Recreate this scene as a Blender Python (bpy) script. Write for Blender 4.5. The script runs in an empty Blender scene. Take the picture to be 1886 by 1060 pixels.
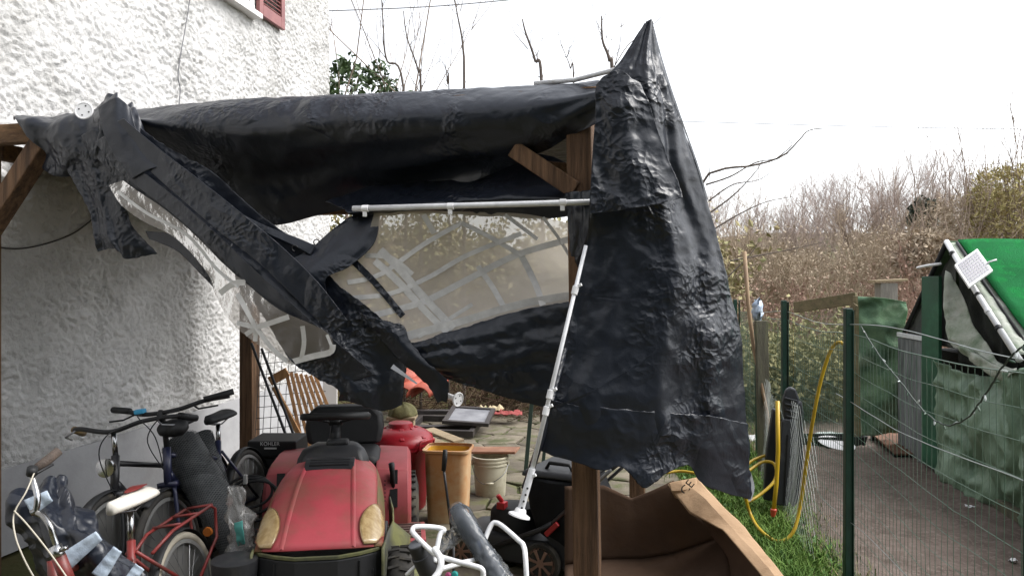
import bpy, bmesh, math, random
import numpy as np
from mathutils import Vector, Matrix, noise
random.seed(7)
SC = bpy.context.scene
COL = SC.collection
R = math.radians

# ------------------------------------------------------------ camera, sky, sun, exposure
F = 1400.0; CX = 943.0; CY = 530.0; EYE = 1.6
cam_d = bpy.data.cameras.new('camera'); cam = bpy.data.objects.new('camera', cam_d); COL.objects.link(cam)
cam.location = (0, 0, EYE); cam.rotation_euler = (R(90), 0, 0)
cam_d.sensor_fit = 'HORIZONTAL'; cam_d.sensor_width = 36; cam_d.lens = F / 1886 * 36
cam_d.clip_start = 0.05; cam_d.clip_end = 2000
SC.camera = cam
world = bpy.data.worlds.new('World'); SC.world = world; world.use_nodes = True
wn = world.node_tree.nodes; wl = world.node_tree.links
bgn = wn['Background']
sky = wn.new('ShaderNodeTexSky'); sky.sky_type = 'NISHITA'; sky.sun_disc = False
SUN_EL, SUN_AZ = 52, 88
sky.sun_elevation = R(SUN_EL); sky.sun_rotation = R(SUN_AZ); sky.air_density = 1.0; sky.dust_density = 1.5; sky.ozone_density = 1.0
hs = wn.new('ShaderNodeHueSaturation'); hs.inputs['Saturation'].default_value = 0.16   # overcast: cloud greys the blue out
wl.new(sky.outputs[0], hs.inputs['Color']); wl.new(hs.outputs[0], bgn.inputs[0]); bgn.inputs[1].default_value = 0.12
sl = bpy.data.lights.new('sun', 'SUN'); sun = bpy.data.objects.new('sun', sl); COL.objects.link(sun)
sl.energy = 1.5; sl.angle = R(45); sl.color = (1, .97, .93)
_az = R(SUN_AZ)
sdir = Vector((math.sin(_az) * math.cos(R(SUN_EL)), math.cos(_az) * math.cos(R(SUN_EL)), math.sin(R(SUN_EL))))
sun.rotation_euler = sdir.to_track_quat('Z', 'Y').to_euler()
SC.view_settings.view_transform = 'Standard'; SC.view_settings.look = 'None'
SC.view_settings.gamma = 1; SC.view_settings.use_curve_mapping = False
SC.view_settings.exposure = 1.7
SC.cycles.use_denoising = True
SC.cycles.max_bounces = 8; SC.cycles.transparent_max_bounces = 24
SC.cycles.sample_clamp_indirect = 6

# ------------------------------------------------------------ helpers
def P(px, py, d):                      # a point of the place, seen at that spot of the photograph from d metres away
    return Vector(((px - CX) / F * d, d, EYE - (py - CY) / F * d))
def G(px, py, z=0.0):                  # the point of the ground seen there
    return P(px, py, (EYE - z) * F / (py - CY))
def srgb(h):
    h = h.lstrip('#'); v = [int(h[i:i+2], 16) / 255 for i in (0, 2, 4)]
    return tuple(c / 12.92 if c <= .04045 else ((c + .055) / 1.055) ** 2.4 for c in v)

_mats = {}
def M(name, c, c2=None, sc=5, lim=(.38, .62), rough=.6, spec=.5, metal=0, bump=0, bsc=40, dirt=None, dsc=3, dlim=(.5, .68),
      alpha=1, coat=0, stretch=None, trans=0, sheen=0, rvar=0.0, bdist=.02):
    if name in _mats: return _mats[name]
    m = bpy.data.materials.new(name); m.use_nodes = True; _mats[name] = m
    N = m.node_tree.nodes; L = m.node_tree.links; b = N['Principled BSDF']
    b.inputs['Roughness'].default_value = rough; b.inputs['Specular IOR Level'].default_value = spec
    b.inputs['Metallic'].default_value = metal; b.inputs['Alpha'].default_value = alpha
    b.inputs['Coat Weight'].default_value = coat; b.inputs['Transmission Weight'].default_value = trans
    b.inputs['Base Color'].default_value = (*c, 1)
    tc = N.new('ShaderNodeTexCoord'); src = tc.outputs['Object']
    if stretch:
        mp = N.new('ShaderNodeMapping'); mp.inputs['Scale'].default_value = stretch; L.new(src, mp.inputs[0]); src = mp.outputs[0]
    col = None
    def nz(scale, detail=6, rgh=.6):
        n = N.new('ShaderNodeTexNoise'); n.inputs['Scale'].default_value = scale; n.inputs['Detail'].default_value = detail
        n.inputs['Roughness'].default_value = rgh; L.new(src, n.inputs['Vector']); return n.outputs['Fac']
    def mr(f, lo, hi, a=0, bb=1):
        r = N.new('ShaderNodeMapRange'); r.inputs[1].default_value = lo; r.inputs[2].default_value = hi
        r.inputs[3].default_value = a; r.inputs[4].default_value = bb; L.new(f, r.inputs[0]); return r.outputs[0]
    if c2 is not None:
        mx = N.new('ShaderNodeMix'); mx.data_type = 'RGBA'; mx.inputs[6].default_value = (*c, 1); mx.inputs[7].default_value = (*c2, 1)
        L.new(mr(nz(sc), *lim), mx.inputs[0]); col = mx.outputs[2]
    if dirt is not None:
        mx = N.new('ShaderNodeMix'); mx.data_type = 'RGBA'; mx.inputs[7].default_value = (*dirt, 1)
        if col is None: mx.inputs[6].default_value = (*c, 1)
        else: L.new(col, mx.inputs[6])
        L.new(mr(nz(dsc, 8, .68), *dlim), mx.inputs[0]); col = mx.outputs[2]
    if col is not None: L.new(col, b.inputs['Base Color'])
    if rvar: L.new(mr(nz(bsc * .25), .3, .7, max(.02, rough - rvar), min(1, rough + rvar)), b.inputs['Roughness'])
    if bump:
        bp = N.new('ShaderNodeBump'); bp.inputs['Strength'].default_value = bump; bp.inputs['Distance'].default_value = bdist
        L.new(nz(bsc, 8, .65), bp.inputs['Height']); L.new(bp.outputs[0], b.inputs['Normal'])
    return m

def tag(o, label=None, cat=None, group=None, kind=None):
    if label: o['label'] = label
    if cat: o['category'] = cat
    if group: o['group'] = group
    if kind: o['kind'] = kind
    return o
def thing(name, label, cat, loc=(0, 0, 0), rotz=0, group=None, mat=None):
    o = bpy.data.objects.new(name, None); COL.objects.link(o); o.empty_display_size = .1
    if mat is not None: o.matrix_world = mat
    else: o.location = loc; o.rotation_euler = (0, 0, rotz)
    o['_m'] = 1
    MW[o.name] = mat.copy() if mat is not None else Matrix.Translation(Vector(loc)) @ Matrix.Rotation(rotz, 4, 'Z')
    del o['_m']
    return tag(o, label, cat, group)
MW = {}

class MB:
    """collects shapes; build() links them as one mesh object"""
    def __init__(s): s.v = []; s.f = []
    def add(s, vs, fs):
        k = len(s.v); s.v += [tuple(v) for v in vs]; s.f += [tuple(i + k for i in f) for f in fs]; return s
    def box(s, c, size, rot=None):
        c = Vector(c); h = Vector(size) / 2
        vs = [Vector((x * h.x, y * h.y, z * h.z)) for x in (-1, 1) for y in (-1, 1) for z in (-1, 1)]
        if rot is not None: vs = [rot @ v for v in vs]
        return s.add([c + v for v in vs], [(0, 1, 3, 2), (4, 6, 7, 5), (0, 4, 5, 1), (2, 3, 7, 6), (0, 2, 6, 4), (1, 5, 7, 3)])
    def bar(s, p0, p1, w, h, up=(0, 0, 1), w1=None, h1=None):
        p0 = Vector(p0); p1 = Vector(p1); t = (p1 - p0).normalized(); up = Vector(up)
        if abs(t.dot(up)) > .98: up = Vector((0, 1, 0))
        a = t.cross(up).normalized(); b = a.cross(t).normalized(); w1 = w if w1 is None else w1; h1 = h if h1 is None else h1
        vs = []
        for p, ww, hh in ((p0, w, h), (p1, w1, h1)):
            vs += [p + a * ww / 2 * i + b * hh / 2 * j for i, j in ((-1, -1), (1, -1), (1, 1), (-1, 1))]
        return s.add(vs, [(0, 1, 5, 4), (1, 2, 6, 5), (2, 3, 7, 6), (3, 0, 4, 7), (3, 2, 1, 0), (4, 5, 6, 7)])
    def tube(s, pts, r, seg=8, closed=False, cap=True):
        pts = [Vector(p) for p in pts]; n = len(pts)
        rs = r if isinstance(r, (list, tuple)) else [r] * n
        prev = None; vs = []
        for i in range(n):
            if closed: t = pts[(i + 1) % n] - pts[i - 1]
            else: t = pts[min(i + 1, n - 1)] - pts[max(i - 1, 0)]
            if t.length < 1e-9: t = Vector((0, 0, 1))
            t.normalize()
            if prev is None:
                u = Vector((0, 0, 1)) if abs(t.z) < .9 else Vector((1, 0, 0)); a = t.cross(u).normalized()
            else:
                a = prev - t * prev.dot(t)
                a = a.normalized() if a.length > 1e-6 else t.orthogonal().normalized()
            prev = a; b = t.cross(a)
            vs += [pts[i] + (a * math.cos(q) + b * math.sin(q)) * rs[i] for q in [2 * math.pi * k / seg for k in range(seg)]]
        fs = []
        for i in range(n if closed else n - 1):
            j = (i + 1) % n
            for k in range(seg): fs.append((i * seg + k, i * seg + (k + 1) % seg, j * seg + (k + 1) % seg, j * seg + k))
        if cap and not closed:
            fs.append(tuple(range(seg - 1, -1, -1))); fs.append(tuple((n - 1) * seg + k for k in range(seg)))
        return s.add(vs, fs)
    def lathe(s, o, ax, prof, seg=24, sx=1, arc=None):          # prof: (radius, along)
        o = Vector(o); ax = Vector(ax).normalized(); a = ax.orthogonal().normalized()
        if abs(ax.z) > .99: a = Vector((1, 0, 0))
        b = ax.cross(a); vs = []; fs = []; n = len(prof)
        for r_, h in prof:
            for k in range(seg):
                q = 2 * math.pi * k / seg; vs.append(o + ax * h + a * math.cos(q) * r_ * sx + b * math.sin(q) * r_)
        for i in range(n - 1):
            for k in range(seg): fs.append((i * seg + k, i * seg + (k + 1) % seg, (i + 1) * seg + (k + 1) % seg, (i + 1) * seg + k))
        if prof[0][0] > 1e-5: fs.append(tuple(range(seg - 1, -1, -1)))
        if prof[-1][0] > 1e-5: fs.append(tuple((n - 1) * seg + k for k in range(seg)))
        return s.add(vs, fs)
    def prism(s, poly, vec):
        poly = [Vector(p) for p in poly]; vec = Vector(vec); n = len(poly)
        return s.add(poly + [p + vec for p in poly], [tuple(range(n - 1, -1, -1)), tuple(range(n, 2 * n))] +
                     [(i, (i + 1) % n, n + (i + 1) % n, n + i) for i in range(n)])
    def grid(s, rows, closed=False):
        n = len(rows); m = len(rows[0]); fs = []
        for i in range(n - 1):
            for j in range(m if closed else m - 1):
                k = (j + 1) % m; fs.append((i * m + j, i * m + k, (i + 1) * m + k, (i + 1) * m + j))
        return s.add([p for r_ in rows for p in r_], fs)
    def loft(s, secs, capped=True):                             # closed sections of equal length
        m = len(secs[0]); k = len(s.v); s.grid(secs, True)
        if capped: s.f.append(tuple(k + i for i in range(m - 1, -1, -1))); s.f.append(tuple(k + (len(secs) - 1) * m + i for i in range(m)))
        return s
    def build(s, name, mat, parent=None, world=False, smooth=None, bevel=0, solid=0, subsurf=0, kind=None, label=None, mesh=None, recalc=True):
        if mesh is None:
            mesh = bpy.data.meshes.new(name); mesh.from_pydata(s.v, [], s.f)
            if recalc and len(s.f) < 60000:
                bm = bmesh.new(); bm.from_mesh(mesh); bmesh.ops.recalc_face_normals(bm, faces=bm.faces); bm.to_mesh(mesh); bm.free()
            if mat is not None: mesh.materials.append(mat)
            mesh.update()
            if smooth == 'all': mesh.shade_smooth()
            elif smooth: 
                mesh.shade_smooth()
                try: mesh.set_sharp_from_angle(angle=R(smooth if smooth is not True else 40))
                except Exception: pass
        o = bpy.data.objects.new(name, mesh); COL.objects.link(o)
        if parent is not None:
            o.parent = parent
            if world: o.matrix_parent_inverse = MW[parent.name].inverted()
        if subsurf:
            md = o.modifiers.new('subsurf', 'SUBSURF'); md.levels = subsurf; md.render_levels = subsurf
        if solid:
            md = o.modifiers.new('solid', 'SOLIDIFY'); md.thickness = solid; md.offset = 0
        if bevel:
            md = o.modifiers.new('bevel', 'BEVEL'); md.width = bevel; md.segments = 2; md.limit_method = 'ANGLE'; md.angle_limit = R(35)
        if kind: o['kind'] = kind
        if label: o['label'] = label
        return o

def cat(p, t):
    """Catmull-Rom through a list of Vectors, t in 0..1"""
    n = len(p) - 1; x = min(max(t, 0), 1) * n; i = min(int(x), n - 1); f = x - i
    a, b, c, d = p[max(i - 1, 0)], p[i], p[i + 1], p[min(i + 2, n)]
    return ((b * 2) + (c - a) * f + (a * 2 - b * 5 + c * 4 - d) * f * f + (b * 3 - a - c * 3 + d) * f ** 3) * .5
def spline(pts, n):
    pts = [Vector(p) for p in pts]; return [cat(pts, i / (n - 1)) for i in range(n)]

TEXT_FONT = None
def text_mesh(name, s, size, mtx, mat, parent=None, world=True, ext=.0006):
    cu = bpy.data.curves.new(name, 'FONT'); cu.body = s; cu.size = size; cu.extrude = ext; cu.align_x = 'CENTER'; cu.align_y = 'CENTER'
    t = bpy.data.objects.new(name, cu); COL.objects.link(t)
    dg = bpy.context.evaluated_depsgraph_get(); me = bpy.data.meshes.new_from_object(t.evaluated_get(dg))
    COL.objects.unlink(t); bpy.data.objects.remove(t)
    me.materials.clear(); me.materials.append(mat); me.transform(mtx)
    o = bpy.data.objects.new(name, me); COL.objects.link(o)
    if parent is not None:
        o.parent = parent
        if world: o.matrix_parent_inverse = MW[parent.name].inverted()
    return o
def frame(o, x, y):
    """matrix with origin o, local x and y along the given directions"""
    x = Vector(x).normalized(); z = x.cross(Vector(y)).normalized(); y = z.cross(x)
    m = Matrix((x, y, z)).transposed().to_4x4(); m.translation = Vector(o); return m

# ------------------------------------------------------------ setting: ground, paving, mud, banks
m_ground = M('soil_grass', srgb('#45452a'), srgb('#544833'), sc=1.3, rough=.95, spec=.15, bump=.6, bsc=18, dirt=srgb('#3c4a22'), dsc=.7)
m_mud = M('mud', srgb('#6a5d56'), srgb('#584c45'), sc=4, rough=.85, spec=.3, bump=.9, bsc=30, dirt=srgb('#756a63'), dsc=26, dlim=(.5, .64))
def hgt(x, y):
    z = -.02
    if y > 11: z += min(.09 * (y - 11), 5)
    if x > 4.5: z += .1 * (x - 4.5) if x < 20 else 1.55
    return z
ys = [-6, 0, 2, 4, 6, 8, 10, 11, 12, 14, 17, 20, 25, 30, 40, 60, 90, 140, 220, 350]
xs = [-300, -150, -80, -40, -20, -10, -6, -4, -2, 0, 2, 3, 4.5, 6, 9, 14, 20, 40, 80, 150, 300]
MB().grid([[(x, y, hgt(x, y)) for x in xs] for y in ys]).build('ground', m_ground, smooth='all', kind='structure')

def fence_x(y): return 1.45 + .175 * (y - 2.15)         # the wire fence runs away from the camera along this line
# muddy floor of the hen pen: real bumps
rows = []
ny, nx = 150, 110
for i in range(ny):
    y = 1.9 + 7.2 * (i / (ny - 1)) ** 1.25; x0 = fence_x(y) - .04; row = []
    for j in range(nx):
        x = x0 + 3.2 * j / (nx - 1); p = Vector((x, y, 0))
        z = .012 + .022 * noise.fractal(p * 3.2, 1, 2, 4) + .018 * max(0, noise.noise(p * 17)) + .008 * noise.noise(p * 45)
        row.append((x, y, z + .012))
    rows.append(row)
MB().grid(rows).build('pen_ground', m_mud, smooth='all', kind='structure')

# dense unseen hedge added behind the camera to darken reflections on the tarpaulin
m_unseen_hedge = M('unseen_hedge_green', srgb('#3b4630'), srgb('#2d3626'), sc=3, rough=.9, spec=.1, bump=1, bsc=8)
rows = []
for i in range(16):
    rows.append([Vector((-14 + 28 * j / 60, -6.5 + (1.1 * math.sin(math.pi * min(1, i / 15)) if i < 15 else -1) + .5 * noise.fractal(Vector((j * .5, i * .6, 3)), 1, 2, 3), 6.0 * min(1, i / 13) + .5 * noise.noise(Vector((j * .6, i * .5, 8))) * (i > 3))) for j in range(61)])
MB().grid(rows).build('unseen_hedge', m_unseen_hedge, smooth='all', kind='structure')
# crazy paving
def voronoi(pts, box):
    cells = []
    for i, p in enumerate(pts):
        poly = [(box[0], box[1]), (box[2], box[1]), (box[2], box[3]), (box[0], box[3])]
        for j, q in enumerate(pts):
            if i == j or abs(p[0] - q[0]) > 1.6 or abs(p[1] - q[1]) > 1.6: continue
            mx, my = (p[0] + q[0]) / 2, (p[1] + q[1]) / 2; dx, dy = q[0] - p[0], q[1] - p[1]
            out = []
            for k in range(len(poly)):
                a, b = poly[k], poly[(k + 1) % len(poly)]
                da = (a[0] - mx) * dx + (a[1] - my) * dy; db = (b[0] - mx) * dx + (b[1] - my) * dy
                if da <= 0: out.append(a)
                if da * db < 0:
                    t = da / (da - db); out.append((a[0] + (b[0] - a[0]) * t, a[1] + (b[1] - a[1]) * t))
            poly = out
            if len(poly) < 3: break
        if len(poly) >= 3: cells.append(poly)
    return cells
m_joint = M('paving_joint', srgb('#3d3b2c'), srgb('#4e5a30'), sc=5, rough=.95, spec=.1, bump=.7, bsc=60)
m_stones = [M('flagstone_%d' % k, srgb(a), srgb(b), sc=6, rough=.8, spec=.25, bump=.5, bsc=25, dirt=srgb(c_), dsc=4, dlim=(.5, .62))
            for k, (a, b, c_) in enumerate((('#6f685b', '#5d564b', '#54563a'), ('#686054', '#7a7364', '#4a4d33'), ('#625b50', '#554f45', '#5b5b3e')))]
PX0, PX1, PY0, PY1 = -2.6, 1.42, 2.6, 9.8
pav = MB().box(((PX0 + PX1) / 2, (PY0 + PY1) / 2, -.02), (PX1 - PX0, PY1 - PY0, .03)).build('paving', m_joint, kind='structure')
MW['paving'] = Matrix.Identity(4)
rg = random.Random(5); pts = []
for a in range(4000):
    p = (rg.uniform(PX0, PX1), rg.uniform(PY0, PY1))
    if all((p[0] - q[0]) ** 2 + (p[1] - q[1]) ** 2 > .34 ** 2 for q in pts): pts.append(p)
for poly in voronoi(pts, (PX0, PY0, PX1, PY1)):
    c = Vector((sum(p[0] for p in poly) / len(poly), sum(p[1] for p in poly) / len(poly), 0)); q = []
    tz = rg.uniform(.004, .018); tx, ty = rg.uniform(-.02, .02), rg.uniform(-.02, .02)
    n = len(poly)
    for k in range(n):                       # cut corners and shrink, so joints stay open
        a = Vector((*poly[k], 0)); b = Vector((*poly[(k + 1) % n], 0))
        for t in (.06, .35, .65, .94):
            pt = a.lerp(b, t); pt = c + (pt - c) * (1 - .013 / max(.05, (pt - c).length)); pt += Vector((rg.uniform(-.009, .009), rg.uniform(-.009, .009), 0)); q.append(pt)
    top = [p + Vector((0, 0, tz + (p.x - c.x) * tx + (p.y - c.y) * ty)) for p in q]
    inn = [c + (p - c) * .95 + Vector((0, 0, tz + .006 + (p.x - c.x) * tx + (p.y - c.y) * ty)) for p in q]
    low = [p + Vector((0, 0, -.02)) for p in q]
    MB().loft([low, top, inn]).build('stone', m_stones[rg.randrange(3)], pav, smooth=30)

# ------------------------------------------------------------ house with the rough rendered wall
m_crepi = M('rough_render', srgb('#cecdcc'), srgb('#b4b3b1'), sc=1.6, rough=.92, spec=.15, bump=1.0, bsc=70, dirt=srgb('#a5a3a0'), dsc=5, dlim=(.56, .76), bdist=.012)
m_plinth = M('smooth_plinth', srgb('#a8a8aa'), srgb('#98989a'), sc=2.2, rough=.8, spec=.25, bump=.15, bsc=30, dirt=srgb('#8b8988'), dsc=2.5, dlim=(.55, .75))
WD = Vector((.196, .9806, 0)); WN = Vector((.9806, -.196, 0)); WC = Vector((-2.19, 9.0, 0))     # wall direction, outward normal, far corner
def W(s, z, off=0): return WC - WD * s + WN * off + Vector((0, 0, z))      # s metres towards the camera from the corner
def WALL(px, py, off=0):
    d = Vector(((px - CX) / F, 1, -(py - CY) / F)); o = Vector((0, 0, EYE))
    t = ((WC + WN * off) - o).dot(WN) / d.dot(WN); return o + d * t
house = thing('house', 'white house with coarse rendered wall and smooth grey plinth at the left', 'house', tuple(WC))
def plz(s): return .60 - .022 * s
def crep(p):
    q = p + Vector((noise.noise(p * 9), noise.noise(p * 9 + Vector((5, 5, 5))), noise.noise(p * 9 + Vector((9, 2, 7))))) * .05
    q = Vector((q.x, q.y, q.z * 1.25))
    a = noise.noise(q * 19); b = noise.noise(q * 38 + Vector((3, 3, 3))); c = noise.noise(q * 70)
    e = abs(a + .45 * b)                                     # trowelled flakes with sharp crevices between
    return (.058 * min(e, .40) - .014) * (.55 + .9 * abs(noise.noise(p * 2.3))) + .007 * b + .0045 * c + .010 * noise.noise(q * 4)
rows = []
SL = 6.2; ZT = 5.4; st = .0128
ns = int(SL / st); nz_ = int((ZT - .45) / st)
for i in range(nz_ + 1):
    row = []
    for j in range(ns + 1):
        s = SL * j / ns; z0 = plz(s) + .018 * noise.noise(Vector((s * 6, 3, 0))); z = z0 + (ZT - z0) * i / nz_
        p = W(s, z); o_ = crep(p)
        if i == 0: o_ = -.02
        if j == 0: o_ = min(o_, 0)
        row.append(p + WN * (.03 + o_))
    rows.append(row)
MB().grid(rows).build('wall', m_crepi, house, world=True, smooth='all', recalc=False)
mb = MB().prism([W(0, 0, -.03), W(9, 0, -.03), W(9, 0, -.03) - WN * 6, W(0, 0, -.03) - WN * 6], (0, 0, 6.3)); mb.build('wall_core', m_crepi, house, world=True)
MB().prism([W(SL + .002, .46, -.03), W(9, .46, -.03), W(9, .46, .03), W(SL + .002, .46, .03)], (0, 0, 5.8)).build('wall_front', m_crepi, house, world=True)
rows = [[W(9 * j / 40, z if z < .1 else plz(9 * j / 40) + .015 + .012 * noise.noise(Vector((j * .9, 0, 0))), off + .004 * noise.noise(Vector((j * .5, z * 3, 1)))) for j in range(41)] for z, off in ((0, .042), (.05, .04), (.3, .038), (.5, .034), (.52, .0))]
MB().grid(rows).build('plinth', m_plinth, house, world=True, smooth=True)
MB().prism([W(-.35, 6.2, .45), W(9.3, 6.2, .45), W(9.3, 6.2, -6.4), W(-.35, 6.2, -6.4)], (0, 0, .18)).build('roof', M('roof_tile', srgb('#7a4a3a'), rough=.8), house, world=True)
# window with sill and the louvred shutter, only their lower ends are in the picture
m_sill = M('pale_stone', srgb('#d8d6d4'), rough=.7, bump=.1, bsc=30)
m_shut = M('shutter_paint', srgb('#8a5a58'), srgb('#7a4c4c'), sc=8, rough=.55, bump=.08, bsc=50)
m_glass_dark = M('window_glass', (.02, .025, .03), rough=.05, spec=.6)
m_whitepaint = M('white_paint', srgb('#e4e4e4'), srgb('#d4d4d2'), sc=9, rough=.45)
wa = WALL(466, 28, .06); wb = WALL(380, -30, .06)
s1 = (WC - wa).dot(WD); zs = wa.z; s2 = s1 + 1.05
win = MB().prism([W(s1 + .02, zs + .02, .012), W(s2, zs + .02, .012), W(s2, zs + .02, .045), W(s1 + .02, zs + .02, .045)], (0, 0, 1.3)).build('window', m_glass_dark, house, world=True)
def sub(mb, name, mat, par, **k):
    o = mb.build(name, mat, par, **k); o.matrix_parent_inverse = (MW[house.name] if par is win or par.parent is house else MW.get(par.name, Matrix.Identity(4))).inverted() @ Matrix.Identity(4); return o
MW['_win'] = Matrix.Identity(4)
def child(mb, name, mat, par, **k):
    """sub-part of a part that was itself built in world coordinates"""
    o = mb.build(name, mat, par, **k); o.matrix_parent_inverse = Matrix.Identity(4); return o
child(MB().bar(W(s1 - .06, zs, .06), W(s2 + .06, zs, .06), .14, .05), 'sill', m_sill, win, bevel=.004)
for sa, sb in ((s1 + .0, s1 + .07), (s1 + .46, s1 + .54), (s2 - .06, s2 + .01)):
    child(MB().prism([W(sa, zs + .03, .03), W(sb, zs + .03, .03), W(sb, zs + .03, .075), W(sa, zs + .03, .075)], (0, 0, 1.28)), 'frame', m_whitepaint, win, bevel=.003)
child(MB().prism([W(s1, zs + .028, .031), W(s2, zs + .028, .031), W(s2, zs + .028, .077), W(s1, zs + .028, .077)], (0, 0, .07)), 'frame', m_whitepaint, win, bevel=.003)
a = WALL(476, 22, .075); sa = (WC - a).dot(WD); zb = a.z - .015; sw = .5
ssh = sa - sw
sh = MB()
for x0, x1, z0, z1 in ((ssh, ssh + .07, 0, 1.4), (sa - .07, sa, 0, 1.4), (ssh + .072, sa - .072, 0, .11), (ssh + .072, sa - .072, .7, .78)):
    sh.prism([W(x0, zb + z0, .05), W(x1, zb + z0, .05), W(x1, zb + z0, .09), W(x0, zb + z0, .09)], (0, 0, z1 - z0))
shut = sh.build('shutter', m_shut, house, world=True, bevel=.003)
for k in range(14):
    z = zb + .135 + .04 * k
    child(MB().bar(W(ssh + .073, z, .07), W(sa - .073, z, .07), .034, .008, up=WN * .7 + Vector((0, 0, .7))), 'slat', m_shut, shut)
m_cable = M('cable_grey', srgb('#6c6c70'), rough=.6)
mb = MB(); pts = [WALL(px, py, .052) for px, py in ((352, -30), (348, 10), (340, 60), (333, 100), (328, 140), (332, 165), (330, 195), (334, 240))]
mb.tube(spline(pts, 40), .0042, 6).build('cable', m_cable, house, world=True, smooth='all')
mb = MB(); pts = [WALL(px, py, .055) for px, py in ((-20, 452), (30, 458), (80, 450), (130, 432), (160, 412), (180, 395), (205, 388))]
mb.tube(spline(pts, 40), .005, 6).build('cable', M('cable_dark', srgb('#2c2b2a'), rough=.6), house, world=True, smooth='all')
# ------------------------------------------------------------ timber pergola
m_wood = M('old_timber', srgb('#7d6048'), srgb('#55402f'), sc=4, rough=.75, spec=.3, bump=.8, bsc=26, stretch=(9, 9, .5), dirt=srgb('#3a2b22'), dsc=2.2, dlim=(.5, .7))
m_wood_b = M('old_timber_beam', srgb('#8a6a4c'), srgb('#66503a'), sc=3, rough=.75, spec=.3, bump=.8, bsc=26, stretch=(.5, 9, 9), dirt=srgb('#453327'), dsc=2.2, dlim=(.5, .7))
FR = Vector((.34, 3.26, 0)); LD = Vector((-.9706, .2407, 0)); BD = Vector((.2407, .9706, 0))
FL = FR + LD * 3.24
perg = thing('pergola', 'brown timber pergola of square posts, beams and braces under the torn black tarpaulin', 'pergola', tuple(FR))
def zz(v, z): return Vector((v.x, v.y, z))
def pp(mb, n, m): return mb.build(n, m, perg, world=True, bevel=.006)
pp(MB().bar(P(1085, 530 + 1.6 / 3.26 * F, 3.26), P(1068, 176, 3.26), .108, .108, up=BD), 'post', m_wood)
pp(MB().bar(zz(FL, 0), zz(FL, 2.36), .11, .11, up=BD), 'post', m_wood)
BR = FR + BD * 2.45; BL = FL + BD * 2.45
pp(MB().bar(zz(BR, 0), zz(BR, 2.2), .11, .11, up=BD), 'post', m_wood)
pp(MB().bar(zz(BL, 0), zz(BL, 2.2), .12, .12, up=BD), 'post', m_wood)
pp(MB().bar(zz(FR - LD * .05, 2.405), zz(FL + LD * .7, 2.405), .07, .10), 'beam', m_wood_b)
pp(MB().bar(zz(BR - LD * .3, 2.25), zz(BL + LD * .3, 2.25), .07, .10), 'beam', m_wood_b)
for a, b in ((FR + LD * .0, BR), (FL, BL)):
    pp(MB().bar(zz(a + BD * .09, 2.34), zz(b + BD * .3, 2.31), .06, .09), 'rafter', m_wood_b)
for k in (.8, 1.6, 2.4):
    pp(MB().bar(zz(FR + LD * k + BD * .08, 2.35), zz(BR + LD * k + BD * .2, 2.325), .05, .08), 'rafter', m_wood_b)
pp(MB().bar(P(85, 258, 3.83), P(-75, 505, 3.96), .085, .10, up=BD), 'brace', m_wood)
pp(MB().bar(P(1062, 352, 3.24), P(948, 276, 3.32), .075, .085, up=BD), 'brace', m_wood)
pp(MB().bar(P(985, 305, 3.6), P(1062, 312, 3.42), .05, .05), 'brace', m_wood_b)

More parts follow.
